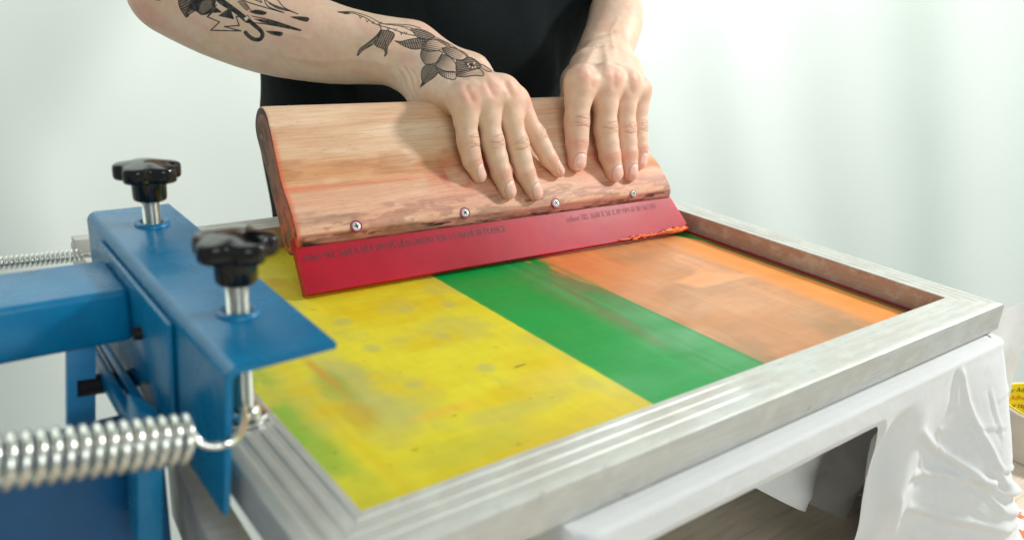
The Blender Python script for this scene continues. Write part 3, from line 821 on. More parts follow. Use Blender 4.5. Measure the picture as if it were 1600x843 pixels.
def surface(prims, ev, h):
    B = 14; H = B * h; hd = H * 0.5 * 1.74 + 2 * h
    lo = np.min([np.minimum(c[0] - c[2], c[1] - c[3]) for _, _, c in prims], 0) - 0.01
    hi = np.max([np.maximum(c[0] + c[2], c[1] + c[3]) for _, _, c in prims], 0) + 0.01
    nb = np.ceil((hi - lo) / H).astype(int)
    g = np.stack(np.meshgrid(*[np.arange(n) for n in nb], indexing='ij'), -1).reshape(-1, 3)
    cen = lo + (g + 0.5) * H
    D = np.stack([rcone(cen, *c) for _, _, c in prims], 1)
    dm = D.min(1)
    sel = (dm < hd + 0.003) & (dm > -hd - 0.02)
    keys = []; verts = []; quads = []
    rngi = np.arange(-1, B + 1)
    off = np.stack(np.meshgrid(rngi, rngi, rngi, indexing='ij'), -1)
    K1, K2 = 1 << 20, 1 << 40
    nn = B + 2
    for bi in np.nonzero(sel)[0]:
        act = np.nonzero(D[bi] < dm[bi] + 2 * hd + 0.017)[0]
        base = g[bi] * B
        I = base + off
        P = lo + I.reshape(-1, 3) * h
        d = ev(P, act).reshape(nn, nn, nn)
        if d.min() > 0 or d.max() < 0: continue
        s = d < 0
        # cells: index i covers corners i..i+1, i in 0..nn-2 ; own cells are 1..B (global base..)
        acc = np.zeros((nn - 1,) * 3 + (3,)); cnt = np.zeros((nn - 1,) * 3)
        for ax in range(3):
            A = [slice(None)] * 3; Bq = [slice(None)] * 3
            A[ax] = slice(0, -1); Bq[ax] = slice(1, None)
            d0 = d[tuple(A)]; d1 = d[tuple(Bq)]; cr = (d0 < 0) != (d1 < 0)
            t = np.where(cr, d0 / (d0 - d1 + 1e-20), 0)
            o1, o2 = [a for a in range(3) if a != ax]
            for e1 in (0, 1):
                for e2 in (0, 1):
                    S = [slice(None)] * 3
                    S[o1] = slice(e1, nn - 1 + e1); S[o2] = slice(e2, nn - 1 + e2)
                    c_ = cr[tuple(S)]; t_ = t[tuple(S)]
                    acc[..., ax] += np.where(c_, t_, 0); acc[..., o1] += np.where(c_, e1, 0); acc[..., o2] += np.where(c_, e2, 0)
                    cnt += c_
        own = np.zeros_like(cnt, bool); own[1:, 1:, 1:] = True
        q = np.argwhere((cnt > 0) & own)
        if len(q) == 0: continue
        gi = base + q - 1
        pos = acc[tuple(q.T)] / cnt[tuple(q.T)][:, None]
        verts.append(lo + (gi + pos) * h); keys.append(gi[:, 0] + gi[:, 1] * K1 + gi[:, 2] * K2)
        for ax in range(3):
            A = [slice(1, nn - 1)] * 3; Bq = list(A); Bq[ax] = slice(2, nn)
            s0 = s[tuple(A)]; s1 = s[tuple(Bq)]
            o1, o2 = [(1, 2), (2, 0), (0, 1)][ax]
            for sgn in (0, 1):
                e = np.argwhere((s0 & ~s1) if sgn == 0 else (~s0 & s1))
                if len(e) == 0: continue
                ge = base + e
                cs = []
                for a1, a2 in ((0, 0), (1, 0), (1, 1), (0, 1)):
                    c_ = ge.copy(); c_[:, o1] -= a1; c_[:, o2] -= a2
                    cs.append(c_[:, 0] + c_[:, 1] * K1 + c_[:, 2] * K2)
                if sgn: cs = cs[::-1]
                quads.append(np.stack(cs, 1))
    V = np.concatenate(verts); Kk = np.concatenate(keys); Q = np.concatenate(quads)
    o = np.argsort(Kk); Ks = Kk[o]
    ix = np.searchsorted(Ks, Q.ravel()); ix = np.clip(ix, 0, len(Ks) - 1)
    ok = (Ks[ix] == Q.ravel()).reshape(-1, 4).all(1)
    F = o[ix].reshape(-1, 4)[ok]
    return V, F

def vnormals(V, F):
    n = np.cross(V[F[:, 2]] - V[F[:, 0]], V[F[:, 3]] - V[F[:, 1]])
    N = np.zeros_like(V)
    for j in range(4): 
        for a in range(3): N[:, a] += np.bincount(F[:, j], n[:, a], len(V))
    return N / (np.linalg.norm(N, axis=1)[:, None] + 1e-20)

def subdiv(V, F, m):
    """split the marked quads in four"""
    Fs = F[m]
    E = np.concatenate([np.stack([Fs[:, j], Fs[:, (j + 1) % 4]], 1) for j in range(4)])
    Es = np.sort(E, 1); u, inv = np.unique(Es, axis=0, return_inverse=True); inv = inv.ravel()
    n0 = len(V); mid = (V[u[:, 0]] + V[u[:, 1]]) / 2; n1 = n0 + len(u)
    cen = V[Fs].mean(1); V2 = np.concatenate([V, mid, cen])
    k = len(Fs); e = [n0 + inv[j * k:(j + 1) * k] for j in range(4)]; c = n1 + np.arange(k)
    nf = np.concatenate([np.stack([Fs[:, j], e[j], c, e[(j + 3) % 4]], 1) for j in range(4)])
    return V2, np.concatenate([F[~m], nf])

# ---- tattoo drawn as ink in the skin: strokes are kept in the pixel grid of the reference sheet
def seg_dist(P, a, b):
    ab = b - a; t = np.clip(((P - a) @ ab) / (ab @ ab + 1e-9), 0, 1); return np.linalg.norm(P - a - t[:, None] * ab, axis=1)
def ink_of(P):
    ink = np.zeros(len(P))
    def stroke(pts, wd, s=1.0, curve=True, taper=None):
        nonlocal ink
        q = smoothline(pts) if curve else np.array(pts, float)
        lo = q.min(0) - wd - 2; hi = q.max(0) + wd + 2
        m = np.all((P > lo) & (P < hi), 1)
        if not m.any(): return
        Pm = P[m]; v = np.zeros(len(Pm))
        for i in range(len(q) - 1):
            f = i / max(1, len(q) - 2); ww = wd * (1 if taper is None else taper[0] + (taper[1] - taper[0]) * f)
            d = seg_dist(Pm, q[i], q[i + 1]); v = np.maximum(v, ss(ww / 2 + 0.45, ww / 2 - 0.45, d))
        ink[m] = np.maximum(ink[m], v * s)
    def inside(pts, Pm):
        ins = np.zeros(len(Pm), bool); j = len(pts) - 1
        for i in range(len(pts)):
            a, b = pts[i], pts[j]
            c = ((a[1] > Pm[:, 1]) != (b[1] > Pm[:, 1])) & (Pm[:, 0] < (b[0] - a[0]) * (Pm[:, 1] - a[1]) / (b[1] - a[1] + 1e-12) + a[0])
            ins ^= c; j = i
        return ins
    def shape(pts, wd=1.2, fill=0.0, hatch=0.0, ang=0.0, per=2.6, grad=None, curve=True, clear=False):
        nonlocal ink
        q = smoothline(list(pts) + [pts[0]]) if curve else np.array(pts, float)
        lo = q.min(0) - 2; hi = q.max(0) + 2
        m = np.nonzero(np.all((P > lo) & (P < hi), 1))[0]
        if len(m):
            Pm = P[m]; ins = inside(q, Pm); mi = m[ins]; Pi = P[mi]
            if clear: ink[mi] *= 0.0
            val = np.full(len(mi), fill)
            if hatch:
                a = rad(ang); s_ = Pi[:, 0] * math.cos(a) + Pi[:, 1] * math.sin(a)
                h_ = ss(-0.3, 0.5, np.sin(2 * math.pi * s_ / (per * 1.35)))
                if grad is not None:
                    g = np.clip(((Pi - np.array(grad[0])) @ (np.array(grad[1]) - np.array(grad[0]))) / (np.linalg.norm(np.array(grad[1]) - np.array(grad[0])) ** 2), 0, 1)
                    h_ = h_ * (1 - g) ** 0.8
                val = np.maximum(val, h_ * hatch)
                if grad is not None: val = np.maximum(val, 0.5 * (1 - g) ** 2.2)
            ink[mi] = np.maximum(ink[mi], val)
        if wd: stroke(list(pts) + [pts[0]], wd, 1.0, curve)
    A = lambda L: [(200 + x / 3.636, y / 3.636) for x, y in L]
    R = lambda L: [(520 + x / 4.682, y / 4.682) for x, y in L]
    # umbrella: canopy edge, cloud shading, lightning, hook handle, rain
    shape(A([(285, -20), (292, 35), (312, 72), (333, 98), (352, 78), (380, 60), (392, 20), (390, -20)]), 1.8, 0.5, 0.95, 60, 3.0)
    shape(A([(330, 95), (345, 60), (385, 62), (420, 84), (460, 74), (490, 40), (486, -20), (380, -20), (350, 20)]), 1.6, 0.93)
    shape(A([(400, 60), (420, 78), (455, 66), (478, 38), (470, 0), (420, 10)]), 1.3, 0.55, 0.7, 100, 1.8, clear=True)
    shape(A([(520, -20), (545, 0), (640, 70), (690, 115), (672, 128), (600, 70), (520, 20), (490, -20)]), 1.2, 0.97)
    shape(A([(655, 103), (680, 88), (694, 108), (668, 124)]), 1.0, 0.0, curve=False, clear=True)
    stroke(A([(688, 118), (725, 150), (756, 178), (764, 203), (748, 224), (716, 224), (686, 206), (668, 186)]), 6.2, 0.97)
    stroke(A([(700, 130), (735, 162), (755, 195)]), 0.8, 0.97); 
    stroke(A([(503, 30), (450, 96), (520, 126), (470, 173), (642, 177), (548, 152), (632, 146), (614, 96), (655, 96)]), 1.7, 1, False)
    shape(A([(500, 45), (455, 95), (480, 72), (530, 70)]), 1.2, 0.95, curve=False)
    shape(A([(578, 48), (518, 90), (600, 108)]), 1.4, 0.93, curve=False)
    shape(A([(620, 10), (650, 0), (690, 40), (672, 62)]), 0, 0.45)
    for L in ([(692, 66), (735, 58), (785, 72), (770, 84), (720, 78)], [(925, 97), (975, 96), (1025, 103), (1018, 122), (980, 116)], [(785, 178), (830, 180), (876, 186), (866, 204), (820, 196)]):
        shape(A(L), 1.0, 0.95)
    stroke(A([(700, 92), (820, 118), (980, 173)]), 2.2, 1, taper=(0.5, 1.2)); stroke(A([(690, 128), (800, 140), (980, 173)]), 2.2, 1, taper=(0.5, 1.2)); shape(A([(720, 108), (820, 122), (940, 160), (800, 140)]), 0.8, 0.85)
    stroke(A([(772, -5), (830, 30), (965, 80)]), 1.6); stroke(A([(775, 5), (800, 40), (885, 72)]), 1.6); stroke(A([(850, 0), (890, 45), (965, 80)]), 1.4)
    stroke(A([(640, -5), (700, 20), (880, 72)]), 1.6); stroke(A([(700, -10), (760, 15), (740, -8)]), 1.4); shape(A([(800, 20), (860, 40), (930, 66), (850, 50)]), 0.8, 0.7)
    stroke(A([(660, 20), (700, 60)]), 1.2)
    stroke(A([(150, -5), (175, 2), (190, -4)]), 1.2)
    # rose: stem with thorns, leaves, petals
    stroke(R([(36, 88), (90, 100), (150, 98), (240, 132), (320, 180), (420, 208), (520, 244), (600, 262)]), 1.3)
    stroke(R([(36, 88), (100, 86), (160, 90), (260, 122), (360, 172), (440, 184), (520, 200), (600, 240)]), 1.1)
    stroke(R([(360, 176), (460, 178), (560, 184), (640, 205)]), 1.1); stroke(R([(440, 186), (520, 192), (580, 205)]), 0.9)
    shape(R([(60, 90), (100, 86), (130, 98), (90, 104)]), 0.8, 0.9)
    for x, y in ((200, 122), (290, 160), (405, 208), (455, 214), (530, 238), (500, 240), (345, 165), (250, 150)):
        stroke(R([(x - 8, y - 4), (x + 2, y + 14), (x + 12, y - 2)]), 1.0, 1, False)
    stroke(R([(335, 175), (352, 205), (345, 240), (305, 290)]), 1.5)
    shape(R([(350, 220), (318, 262), (260, 312), (205, 352), (186, 380), (182, 408), (216, 372), (262, 344), (305, 318), (330, 270)]), 1.3, 0.42, 0.97, 50, 2.2)
    shape(R([(352, 222), (400, 225), (440, 240), (450, 262), (428, 300), (405, 335), (396, 370), (395, 395), (378, 412), (384, 385), (372, 362), (345, 350), (318, 338), (305, 312), (330, 275)]), 1.4, 0.42, 0.97, 25, 2.4)
    stroke(R([(352, 225), (372, 270), (385, 320), (390, 380)]), 1.2)
    shape(R([(455, 300), (500, 304), (560, 290), (620, 282), (684, 288), (690, 305), (665, 335), (640, 356), (590, 360), (540, 346), (500, 326)]), 1.4, 0.40, 0.97, -20, 2.5)
    stroke(R([(460, 302), (560, 318), (685, 300)]), 1.1)
    shape(R([(570, 212), (630, 214), (690, 232), (745, 268), (720, 285), (690, 292), (640, 286), (608, 262)]), 1.3, 0.42, 0.95, 70, 2.4)
    shape(R([(650, 360), (655, 325), (690, 300), (750, 290), (810, 312), (830, 345), (790, 362), (740, 376), (690, 374)]), 1.3, 0.08, 1.0, 80, 2.3, grad=(R([(690, 370)])[0], R([(800, 310)])[0]))
    shape(R([(652, 360), (643, 400), (655, 440), (684, 474), (730, 468), (775, 450), (790, 415), (800, 382), (750, 370), (700, 376)]), 1.5, 0.05, 1.0, 45, 2.2, grad=(R([(650, 400)])[0], R([(790, 440)])[0]))
    shape(R([(800, 352), (860, 344), (915, 362), (960, 385), (985, 412), (945, 440), (890, 432), (840, 405), (810, 380)]), 1.4, 0.08, 1.0, 70, 2.3, grad=(R([(820, 360)])[0], R([(960, 430)])[0]))
    shape(R([(795, 400), (770, 440), (748, 482), (800, 515), (850, 528), (905, 524), (903, 480), (880, 440), (840, 408)]), 1.5, 0.05, 1.0, 40, 2.3, grad=(R([(790, 410)])[0], R([(890, 520)])[0]))
    shape(R([(752, 488), (775, 535), (820, 568), (890, 582), (903, 545), (890, 526), (820, 520)]), 1.4, 0.05, 1.0, 10, 2.2, grad=(R([(820, 510)])[0], R([(880, 585)])[0]))
    shape(R([(905, 436), (955, 440), (1000, 420), (1060, 452), (1085, 490), (1050, 506), (980, 516), (906, 522)]), 1.3, 0.45, 1.0, 95, 2.1)
    shape(R([(960, 450), (1000, 462), (1050, 488), (1010, 500), (975, 480)]), 0, 0.95)
    for x, y in ((1000, 488), (1022, 494), (1042, 490), (1035, 462), (990, 470)):
        shape(R([(x - 8, y), (x, y - 8), (x + 8, y), (x, y + 8)]), 0, 0, clear=True)
    shape(R([(905, 558), (960, 562), (1040, 552), (1092, 556), (1102, 538), (1072, 504), (1000, 515), (930, 525), (903, 540)]), 1.5, 0.08, 1.0, 75, 2.2, grad=(R([(960, 515)])[0], R([(1000, 565)])[0]))
    shape(R([(1062, 462), (1110, 482), (1160, 516), (1140, 524), (1100, 505)]), 1.2, 0.2)
    stroke(R([(975, 410), (1020, 430), (1060, 455)]), 1.2); stroke(R([(745, 268), (830, 310), (900, 350), (975, 408)]), 1.0); shape(R([(740, 280), (800, 300), (860, 335), (810, 325)]), 0.8, 0.4)
    shape(R([(690, 470), (655, 505), (648, 560), (655, 600), (642, 636), (690, 600), (735, 570), (768, 530), (745, 480)]), 1.4, 0.42, 0.97, 65, 2.3)
    stroke(R([(735, 480), (700, 540), (650, 625)]), 1.2)
    return ink

def relief_of(P, side):
    d = np.zeros(len(P))
    def st(pts, wd, h):
        q = smoothline(pts, 5); lo = q.min(0) - 3 * wd; hi = q.max(0) + 3 * wd
        m = np.nonzero(np.all((P > lo) & (P < hi), 1))[0]
        if len(m) == 0: return
        L = np.min([seg_dist(P[m], q[i], q[i + 1]) for i in range(len(q) - 1)], 0)
        d[m] += h * np.exp(-(L / wd) ** 2)
    if side == 0:
        for k_, L in enumerate(([(622, 110), (630, 122), (634, 136)], [(632, 106), (640, 120), (646, 140)], [(642, 108), (650, 122), (656, 144)])): st(L, 1.6, -0.0007)
        for L in ([(637, 106), (645, 122), (650, 142)], [(627, 108), (635, 122), (640, 138)]): st(L, 2.6, 0.0005)
        st([(744, 132), (722, 112), (696, 98)], 5, 0.0007); st([(778, 132), (752, 108), (722, 90)], 5, 0.0009); st([(716, 146), (700, 132), (684, 120)], 5, 0.0005)
        st([(704, 176), (694, 152), (700, 128), (690, 108)], 2.6, 0.0004); st([(600, 100), (560, 92), (500, 96), (450, 88)], 5, 0.0006); st([(640, 92), (600, 84), (560, 76)], 6, -0.0006)
        for L in ([(738, 156), (729, 136)], [(771, 148), (762, 130)], [(799, 148), (790, 130)]): st(L, 5.5, -0.0012)
        st([(480, 60), (430, 48), (380, 30)], 4, 0.0005); st([(500, 108), (440, 96), (380, 78)], 7, -0.0006)
    else:
        st([(906, 118), (920, 92), (932, 72)], 5.5, 0.0006); st([(946, 116), (948, 92), (944, 74)], 5.5, 0.0007); st([(975, 122), (967, 98), (957, 80)], 5.5, 0.0006)
        for L in ([(926, 134), (930, 108)], [(962, 136), (960, 108)], [(987, 142), (980, 118)]): st(L, 6, -0.0010)
        st([(902, 74), (918, 62), (936, 56), (958, 50)], 2.0, -0.0009); st([(906, 80), (924, 68), (940, 62), (966, 56)], 3.5, 0.0006); st([(930, 74), (950, 70), (968, 71)], 1.8, -0.0005)
        st([(966, 30), (955, 52), (960, 78)], 3.5, 0.0005)
    return d

def build_body():
    Vs, Fs, cols, inks = [], [], [], []; off = 0
    for side, (palm, fingers, thumb) in enumerate(((RP, RHF, rthumb), (LP, LHF, lthumb))):
        prims, ev = limb_sdf(palm, fingers, thumb)
        V, F = surface(prims, ev, 0.00085)
        if side == 0:
            px = proj(V)[F[:, 0]]
            m = (px[:, 0] > 268) & (px[:, 0] < 485) & (px[:, 1] < 72) & (px[:, 1] > -12)
            m |= (px[:, 0] > 522) & (px[:, 0] < 775) & (px[:, 1] < 142) & (px[:, 1] > 12)
            N0 = vnormals(V, F)
            fc = np.einsum('ij,ij->i', N0[F[:, 0]], CAM - V[F[:, 0]]) > -0.003
            V, F = subdiv(V, F, m & fc)
        N = vnormals(V, F)
        skin = srgb(228, 199, 176); red = srgb(222, 142, 122); ivory = srgb(226, 200, 166); pink = srgb(228, 178, 158)
        col = np.broadcast_to(skin, V.shape).copy(); disp = np.zeros(len(V)); rough = np.full(len(V), 0.47)
        mix = lambda A, B, f: A + (B - A) * np.clip(f, 0, 1)[:, None]
        q3 = V * 38
        mott = fbm(q3[:, 0] + q3[:, 2], q3[:, 1] * 1.3 - q3[:, 2], 3); mott2 = fbm(q3[:, 0] * 3.1 - q3[:, 2] * 2, q3[:, 1] * 3 + q3[:, 2] * 2.2, 9)
        col = mix(col, pink, ss(0.45, 0.7, mott) * 0.45); col = mix(col, ivory, ss(0.5, 0.75, mott2) * 0.55)
        for fi, f in enumerate(fingers):
            p = f['ps']; dors = f['d']
            # which verts are nearest this finger
            best = np.full(len(V), 9.0)
            for g in fingers:
                dd = np.min([np.linalg.norm(V - a - np.clip(((V - a) @ (b - a)) / ((b - a) @ (b - a)), 0, 1)[:, None] * (b - a), axis=1) - ra for a, b, ra, rb in chain(g['ps'], g['rs'])], 0)
                if g is f: mine = dd
                best = np.minimum(best, dd)
            sel = (mine <= best + 1e-7) & (mine < 0.006)
            col[sel] = mix(col[sel], pink, np.full(sel.sum(), 0.25))
            # MCP knuckle redness
            d0 = np.linalg.norm(V - (p[0] + dors * f['rs'][0]), axis=1)
            col = mix(col, red, ss(0.015, 0.003, d0 + 0.006 * (mott2 - 0.5)) * (0.50 if side else 0.38))
            col = mix(col, srgb(244, 214, 190), ss(0.005, 0.001, np.linalg.norm(V - (p[0] + dors * (f['rs'][0] + 0.002) - 0.004 * (p[1] - p[0]) / np.linalg.norm(p[1] - p[0])), axis=1)) * 0.5)
            # furrows between the knuckles on the hand back are left to the surface itself
            for j, rr, amp in ((1, f['rs'][1], 1.0), (2, f['rs'][2], 0.45)):
                ax = p[j + 1] - p[j - 1]; ax = ax / np.linalg.norm(ax)
                lat = np.cross(ax, dors); lat /= np.linalg.norm(lat); dn = np.cross(lat, ax)
                q = V - p[j]; a = q @ ax; l = (q @ lat) / rr; h = (q @ dn) / rr
                near = sel & (np.abs(a) < 0.012) & (h > -0.2)
                wv = ss(-0.1, 0.45, h)
                offs = (-0.0052, -0.0030, -0.0010, 0.0008, 0.0030, 0.0050) if j == 1 else (-0.0006, 0.0012)
                cr = np.zeros(len(V))
                for k_, o_ in enumerate(offs):
                    bow = (0.0016 if o_ < 0 else -0.0012) * l * l * (1 if j == 1 else 0.3)
                    wob = 0.0005 * np.sin(l * 4.2 + k_ * 2.1 + fi)
                    lw = 0.00050 if k_ % 2 == 0 else 0.00065
                    cr = np.maximum(cr, np.exp(-((a - o_ - bow - wob) / lw) ** 2) * ss(1.0, 0.5, np.abs(l + 0.15 * math.sin(k_ * 3 + fi))) * (0.65 + 0.35 * math.sin(k_ * 1.7 + fi * 2.3)))
                cr *= wv * near * amp
                disp -= cr * 0.00060
                disp += near * wv * amp * 0.00035 * np.exp(-(a / 0.0055) ** 2)
                col = mix(col, srgb(170, 112, 92), cr * 0.9)
                if j == 1: col = mix(col, srgb(222, 180, 150), near * wv * np.exp(-(a / 0.006) ** 2) * 0.4)
                else: col = mix(col, red, near * wv * np.exp(-((a - 0.003) / 0.006) ** 2) * (0.35 if side == 0 else 0.45))
            # fingertip and nail
            ax = p[3] - p[2]; L = np.linalg.norm(ax); ax /= L
            dn0 = dors
            lat = np.cross(ax, dn0); lat /= np.linalg.norm(lat); dn = np.cross(lat, ax)
            rt = f['rs'][3]; q = V - p[3]; a = q @ ax; l = q @ lat; h = q @ dn
            tip = sel & (a > -L)
            col = mix(col, red, tip * ss(-0.012, 0.004, a) * 0.42)
            nl, nw = 0.0074, rt * 0.82
            ac = a - (rt * 0.98 - nl - 0.0006)
            e = (np.abs(ac / nl) ** 2.6 + np.abs(l / nw) ** 2.6) ** (1 / 2.6)
            nm = tip & (h > rt * 0.05)
            inside = nm * ss(1.03, 0.97, e)
            groove = nm * np.exp(-((e - 1.07) / 0.055) ** 2) * ss(rt * 0.95, -rt * 0.2, ac - 0.002)
            fold = nm * np.exp(-((e - 1.22) / 0.10) ** 2) * ss(nl * 0.9, 0, ac)
            disp += inside * 0.0001 + fold * 0.00030 - groove * 0.00042
            col = mix(col, srgb(240, 196, 184), inside * 0.75)
            col = mix(col, srgb(248, 226, 220), inside * ss(-nl * 0.45, -nl * 0.8, ac + 0.2 * np.abs(l)) * 0.75)
            col = mix(col, srgb(250, 236, 216), inside * ss(nl * 0.74, nl * 0.92, ac) * 0.8)
            col = mix(col, srgb(206, 120, 104), groove * 0.5)
            rough = rough + (0.24 - rough) * inside
        # tendons and veins on the backs of the hands, fading to the wrist
        V = V + N * disp[:, None]
        low = 0.0004 * (fbm(q3[:, 0] * 1.7 + q3[:, 2], q3[:, 1] * 1.9 + q3[:, 2] * 0.7, 14, 3) - 0.5)
        V = V + N * low[:, None]
        fc_ = np.nonzero(np.einsum('ij,ij->i', N, CAM - V) > 0)[0]
        V[fc_] += N[fc_] * relief_of(proj(V[fc_]), side)[:, None]
        ink = np.zeros(len(V))
        if side == 0:
            facing = np.einsum('ij,ij->i', N, CAM - V) > -0.01
            i_ = np.nonzero(facing)[0]
            ink[i_] = 1 - (1 - np.clip(ink_of(proj(V[i_])), 0, 1)) ** 1.9
            # wrist creases by the heel of the hand
            px = proj(V)
            el = ss(60, 10, np.linalg.norm(px - np.array([222, 30]), axis=1)); col = mix(col, red, el * 0.35)
        Vs.append(V); Fs.append(F + off); cols.append(np.concatenate([col, rough[:, None]], 1)); inks.append(ink); off += len(V)
    # trunk, shoulders and neck inside the shirt (coarse: the shirt covers all of it)
    tp = [('p', 0, c) for c in chain([(0.40, 0.66, -0.55), (0.40, 0.64, 0.0), (0.41, 0.63, 0.30), (0.41, 0.64, 0.50)], [0.075, 0.08, 0.085, 0.07])]
    tp += [('p', 0, c) for c in chain([(0.24, 0.66, 0.52), (0.41, 0.65, 0.54), (0.58, 0.66, 0.52)], [0.05, 0.06, 0.05])]
    tp += [('p', 0, c) for c in chain([W(330, -330, 0.92), (0.24, 0.66, 0.52)], [0.055, 0.052])]
    tp += [('p', 0, c) for c in chain([W(960, -420, 1.10), (0.58, 0.66, 0.52)], [0.052, 0.052])]
    def ev(P, act):
        d = None
        for i in act:
            q = rcone(P, *tp[i][2]); d = q if d is None else smin(d, q, 0.02)
        return d
    V, F = surface(tp, ev, 0.006)
    Vs.append(V); Fs.append(F + off); cols.append(np.concatenate([np.broadcast_to(srgb(232, 196, 176), V.shape), np.full((len(V), 1), 0.47)], 1)); inks.append(np.zeros(len(V)))
    V = np.concatenate(Vs); F = np.concatenate(Fs); col = np.concatenate(cols); ink = np.concatenate(inks)
    me = fast_mesh(V, F)
    n = len(me.vertices)
    at = me.color_attributes.new('skin', 'FLOAT_COLOR', 'POINT'); at.data.foreach_set('color', np.asarray(col, np.float32).ravel())
    fa = me.attributes.new('ink', 'FLOAT', 'POINT'); fa.data.foreach_set('value', ink.astype(np.float32))
    k = NT('skin'); a = k.n('Attribute'); a.attribute_name = 'skin'
    v = k.coords(); c = k.mix(1.0, a.outputs['Color'], k.ramp(k.noise(v, 130, 5, 0.6), [(0.3, (0.93, 0.90, 0.88)), (0.65, (1.02, 1.02, 1.02))]), 'MULTIPLY')
    inkf = k.attr('ink', 'Fac')
    ik = k.n('Math', operation='MULTIPLY'); k.l(inkf, ik.inputs[0]); k.l(k.ramp(k.noise(v, 260, 3), [(0.3, 0.86), (0.6, 0.99)]), ik.inputs[1])
    c = k.mix(ik.outputs[0], c, (0.012, 0.022, 0.026))
    k.l(c, k.b.inputs['Base Color']); k.l(a.outputs['Alpha'], k.b.inputs['Roughness'])
    mth = k.n('Math', operation='MULTIPLY_ADD'); mth.inputs[1].default_value = -0.14; mth.inputs[2].default_value = 0.14
    k.l(inkf, mth.inputs[0]); k.l(mth.outputs[0], k.b.inputs['Subsurface Weight'])
    k.b.inputs['Subsurface Radius'].default_value = (1.0, 0.35, 0.2); k.set(Subsurface_Scale=0.003)
    m3 = k.n('Math', operation='MULTIPLY_ADD'); m3.inputs[1].default_value = -0.22; m3.inputs[2].default_value = 0.36
    k.l(inkf, m3.inputs[0]); k.l(m3.outputs[0], k.b.inputs['Specular IOR Level'])
    vor = k.n('TexVoronoi'); vor.inputs['Scale'].default_value = 900; k.l(v, vor.inputs['Vector'])
    b1 = k.bump(vor.outputs['Distance'], 0.12, 0.0003)
    k.bump(k.noise(v, 220, 4), 0.2, 0.0007, b1)
    person = empty('person', (0.40, 0.66, -0.55), 'person in a black T-shirt pressing the squeegee with both hands, rose tattoo on one wrist', 'person')
    link('body', me, k.m, person, smooth=True)
    return person
person = build_body()

def build_shirt():
    nz, na = 150, 260
    Z = np.linspace(-0.5, 0.56, nz); A = np.linspace(0, 2 * math.pi, na, endpoint=False)
    gz, ga = np.meshgrid(Z, A, indexing='ij')
    cx = 0.408 + 0.02 * ss(0, 0.4, gz); cy = 0.615 - 0.015 * ss(0, 0.3, gz)
    hw = 0.202 + 0.012 * np.sin(gz * 9) + 0.02 * ss(0.05, 0.4, gz); hd = 0.105 + 0.01 * ss(0.0, 0.3, gz)
    close = np.sqrt(np.clip(1 - ss(0.50, 0.58, gz) * 0.8, 0.02, 1)); hw = hw * close; hd = hd * close
    ca, sa = np.cos(ga), np.sin(ga)
    ex_ = 2 / 2.6
    r = 0.010 * (fbm(ca * 2.2 + gz * 3.5 + 5, gz * 5 - sa * 2 + ca * 2, 3) - 0.5) + 0.006 * np.sin(gz * 38 + ca * 7 + 3 * fbm(ca * 3 + 4, gz * 6, 5)) * ss(-.1, .1, gz) * 0.6
    x = cx + (hw + r) * np.sign(ca) * np.abs(ca) ** ex_; y = cy + (hd + r * 1.3) * np.sign(sa) * np.abs(sa) ** ex_
    V = np.stack([x, y, gz], -1).reshape(-1, 3)
    i = np.arange(nz - 1)[:, None] * na + np.arange(na)[None]; j = np.arange(nz - 1)[:, None] * na + (np.arange(na)[None] + 1) % na
    F = np.stack([i, j, j + na, i + na], -1).reshape(-1, 4)
    k = NT('black_cotton'); v = k.coords()
    k.l(k.ramp(k.noise(v, 8, 4), [(0.3, (0.0050, 0.0075, 0.0080)), (0.75, (0.0090, 0.0130, 0.0140))]), k.b.inputs['Base Color'])
    k.set(Roughness=0.95, Sheen_Weight=0.04, Specular_IOR_Level=0.1); k.bump(k.noise(v, 500, 3), 0.5, 0.001)
    link('t_shirt', fast_mesh(V, F), k.m, person, smooth=True)
build_shirt()

# ------------------------------------------------------------------ blue press head
press = empty('screen_printing_press', (-0.08, 0.18, -0.15), 'blue steel press arm with an angle clamp holding the screen frame', 'printing press')
CT = 0.058
b = MB()
xs_ = [(-0.0355, -0.0300)]
sec = [(-0.0374, -0.0225), (-0.0408, -0.0225), (-0.0408, 0.0520)]
for i in range(1, 7):
    a = math.pi / 2 * i / 6; sec.append((-0.0408 + 0.0060 - 0.0060 * math.cos(a), 0.0520 + 0.0060 * math.sin(a)))
sec += [(0.0108, 0.058), (0.0112, 0.0576), (0.0112, 0.0545), (-0.0350, 0.0545), (-0.0369, 0.0535), (-0.0374, 0.0515)]
def clamp_mesh():
    V = []; n = len(sec)
    for k_ in range(2):
        for x, z in sec:
            y = (0.0425 + max(0, 0.050 - z) * 0.20 + (x + 0.0408) * 0.06) if k_ == 0 else 0.3045
            V.append((x, y, z))
    F = [tuple(range(n)), tuple(range(2 * n - 1, n - 1, -1))]
    for i in range(n): F.append((i, (i + 1) % n, n + (i + 1) % n, n + i))
    me = mesh(V, F)
    q = bmesh.new(); q.from_mesh(me); bmesh.ops.recalc_face_normals(q, faces=q.faces[:])
    bmesh.ops.bevel(q, geom=[e for e in q.edges if e.calc_face_angle(0) > 1.2], offset=0.0005, segments=2, affect='EDGES')
    q.to_mesh(me); q.free(); return me
link('clamp_angle', clamp_mesh(), BLUE, press, auto=35)
b = MB()
b.poly([(-0.0442, 0.114, 0.0520), (-0.0442, 0.124, -0.0300), (-0.0442, 0.262, -0.0300), (-0.0442, 0.262, 0.0520)], (0.0030, 0, 0), 0.0010, 2)
b.done('mount_plate', BLUE, press)
b = MB()
b.box((-0.40, 0.1874, 0.0140), (-0.0438, 0.2444, 0.0450), 0.0035, 3)
b.done('arm', BLUE, press)
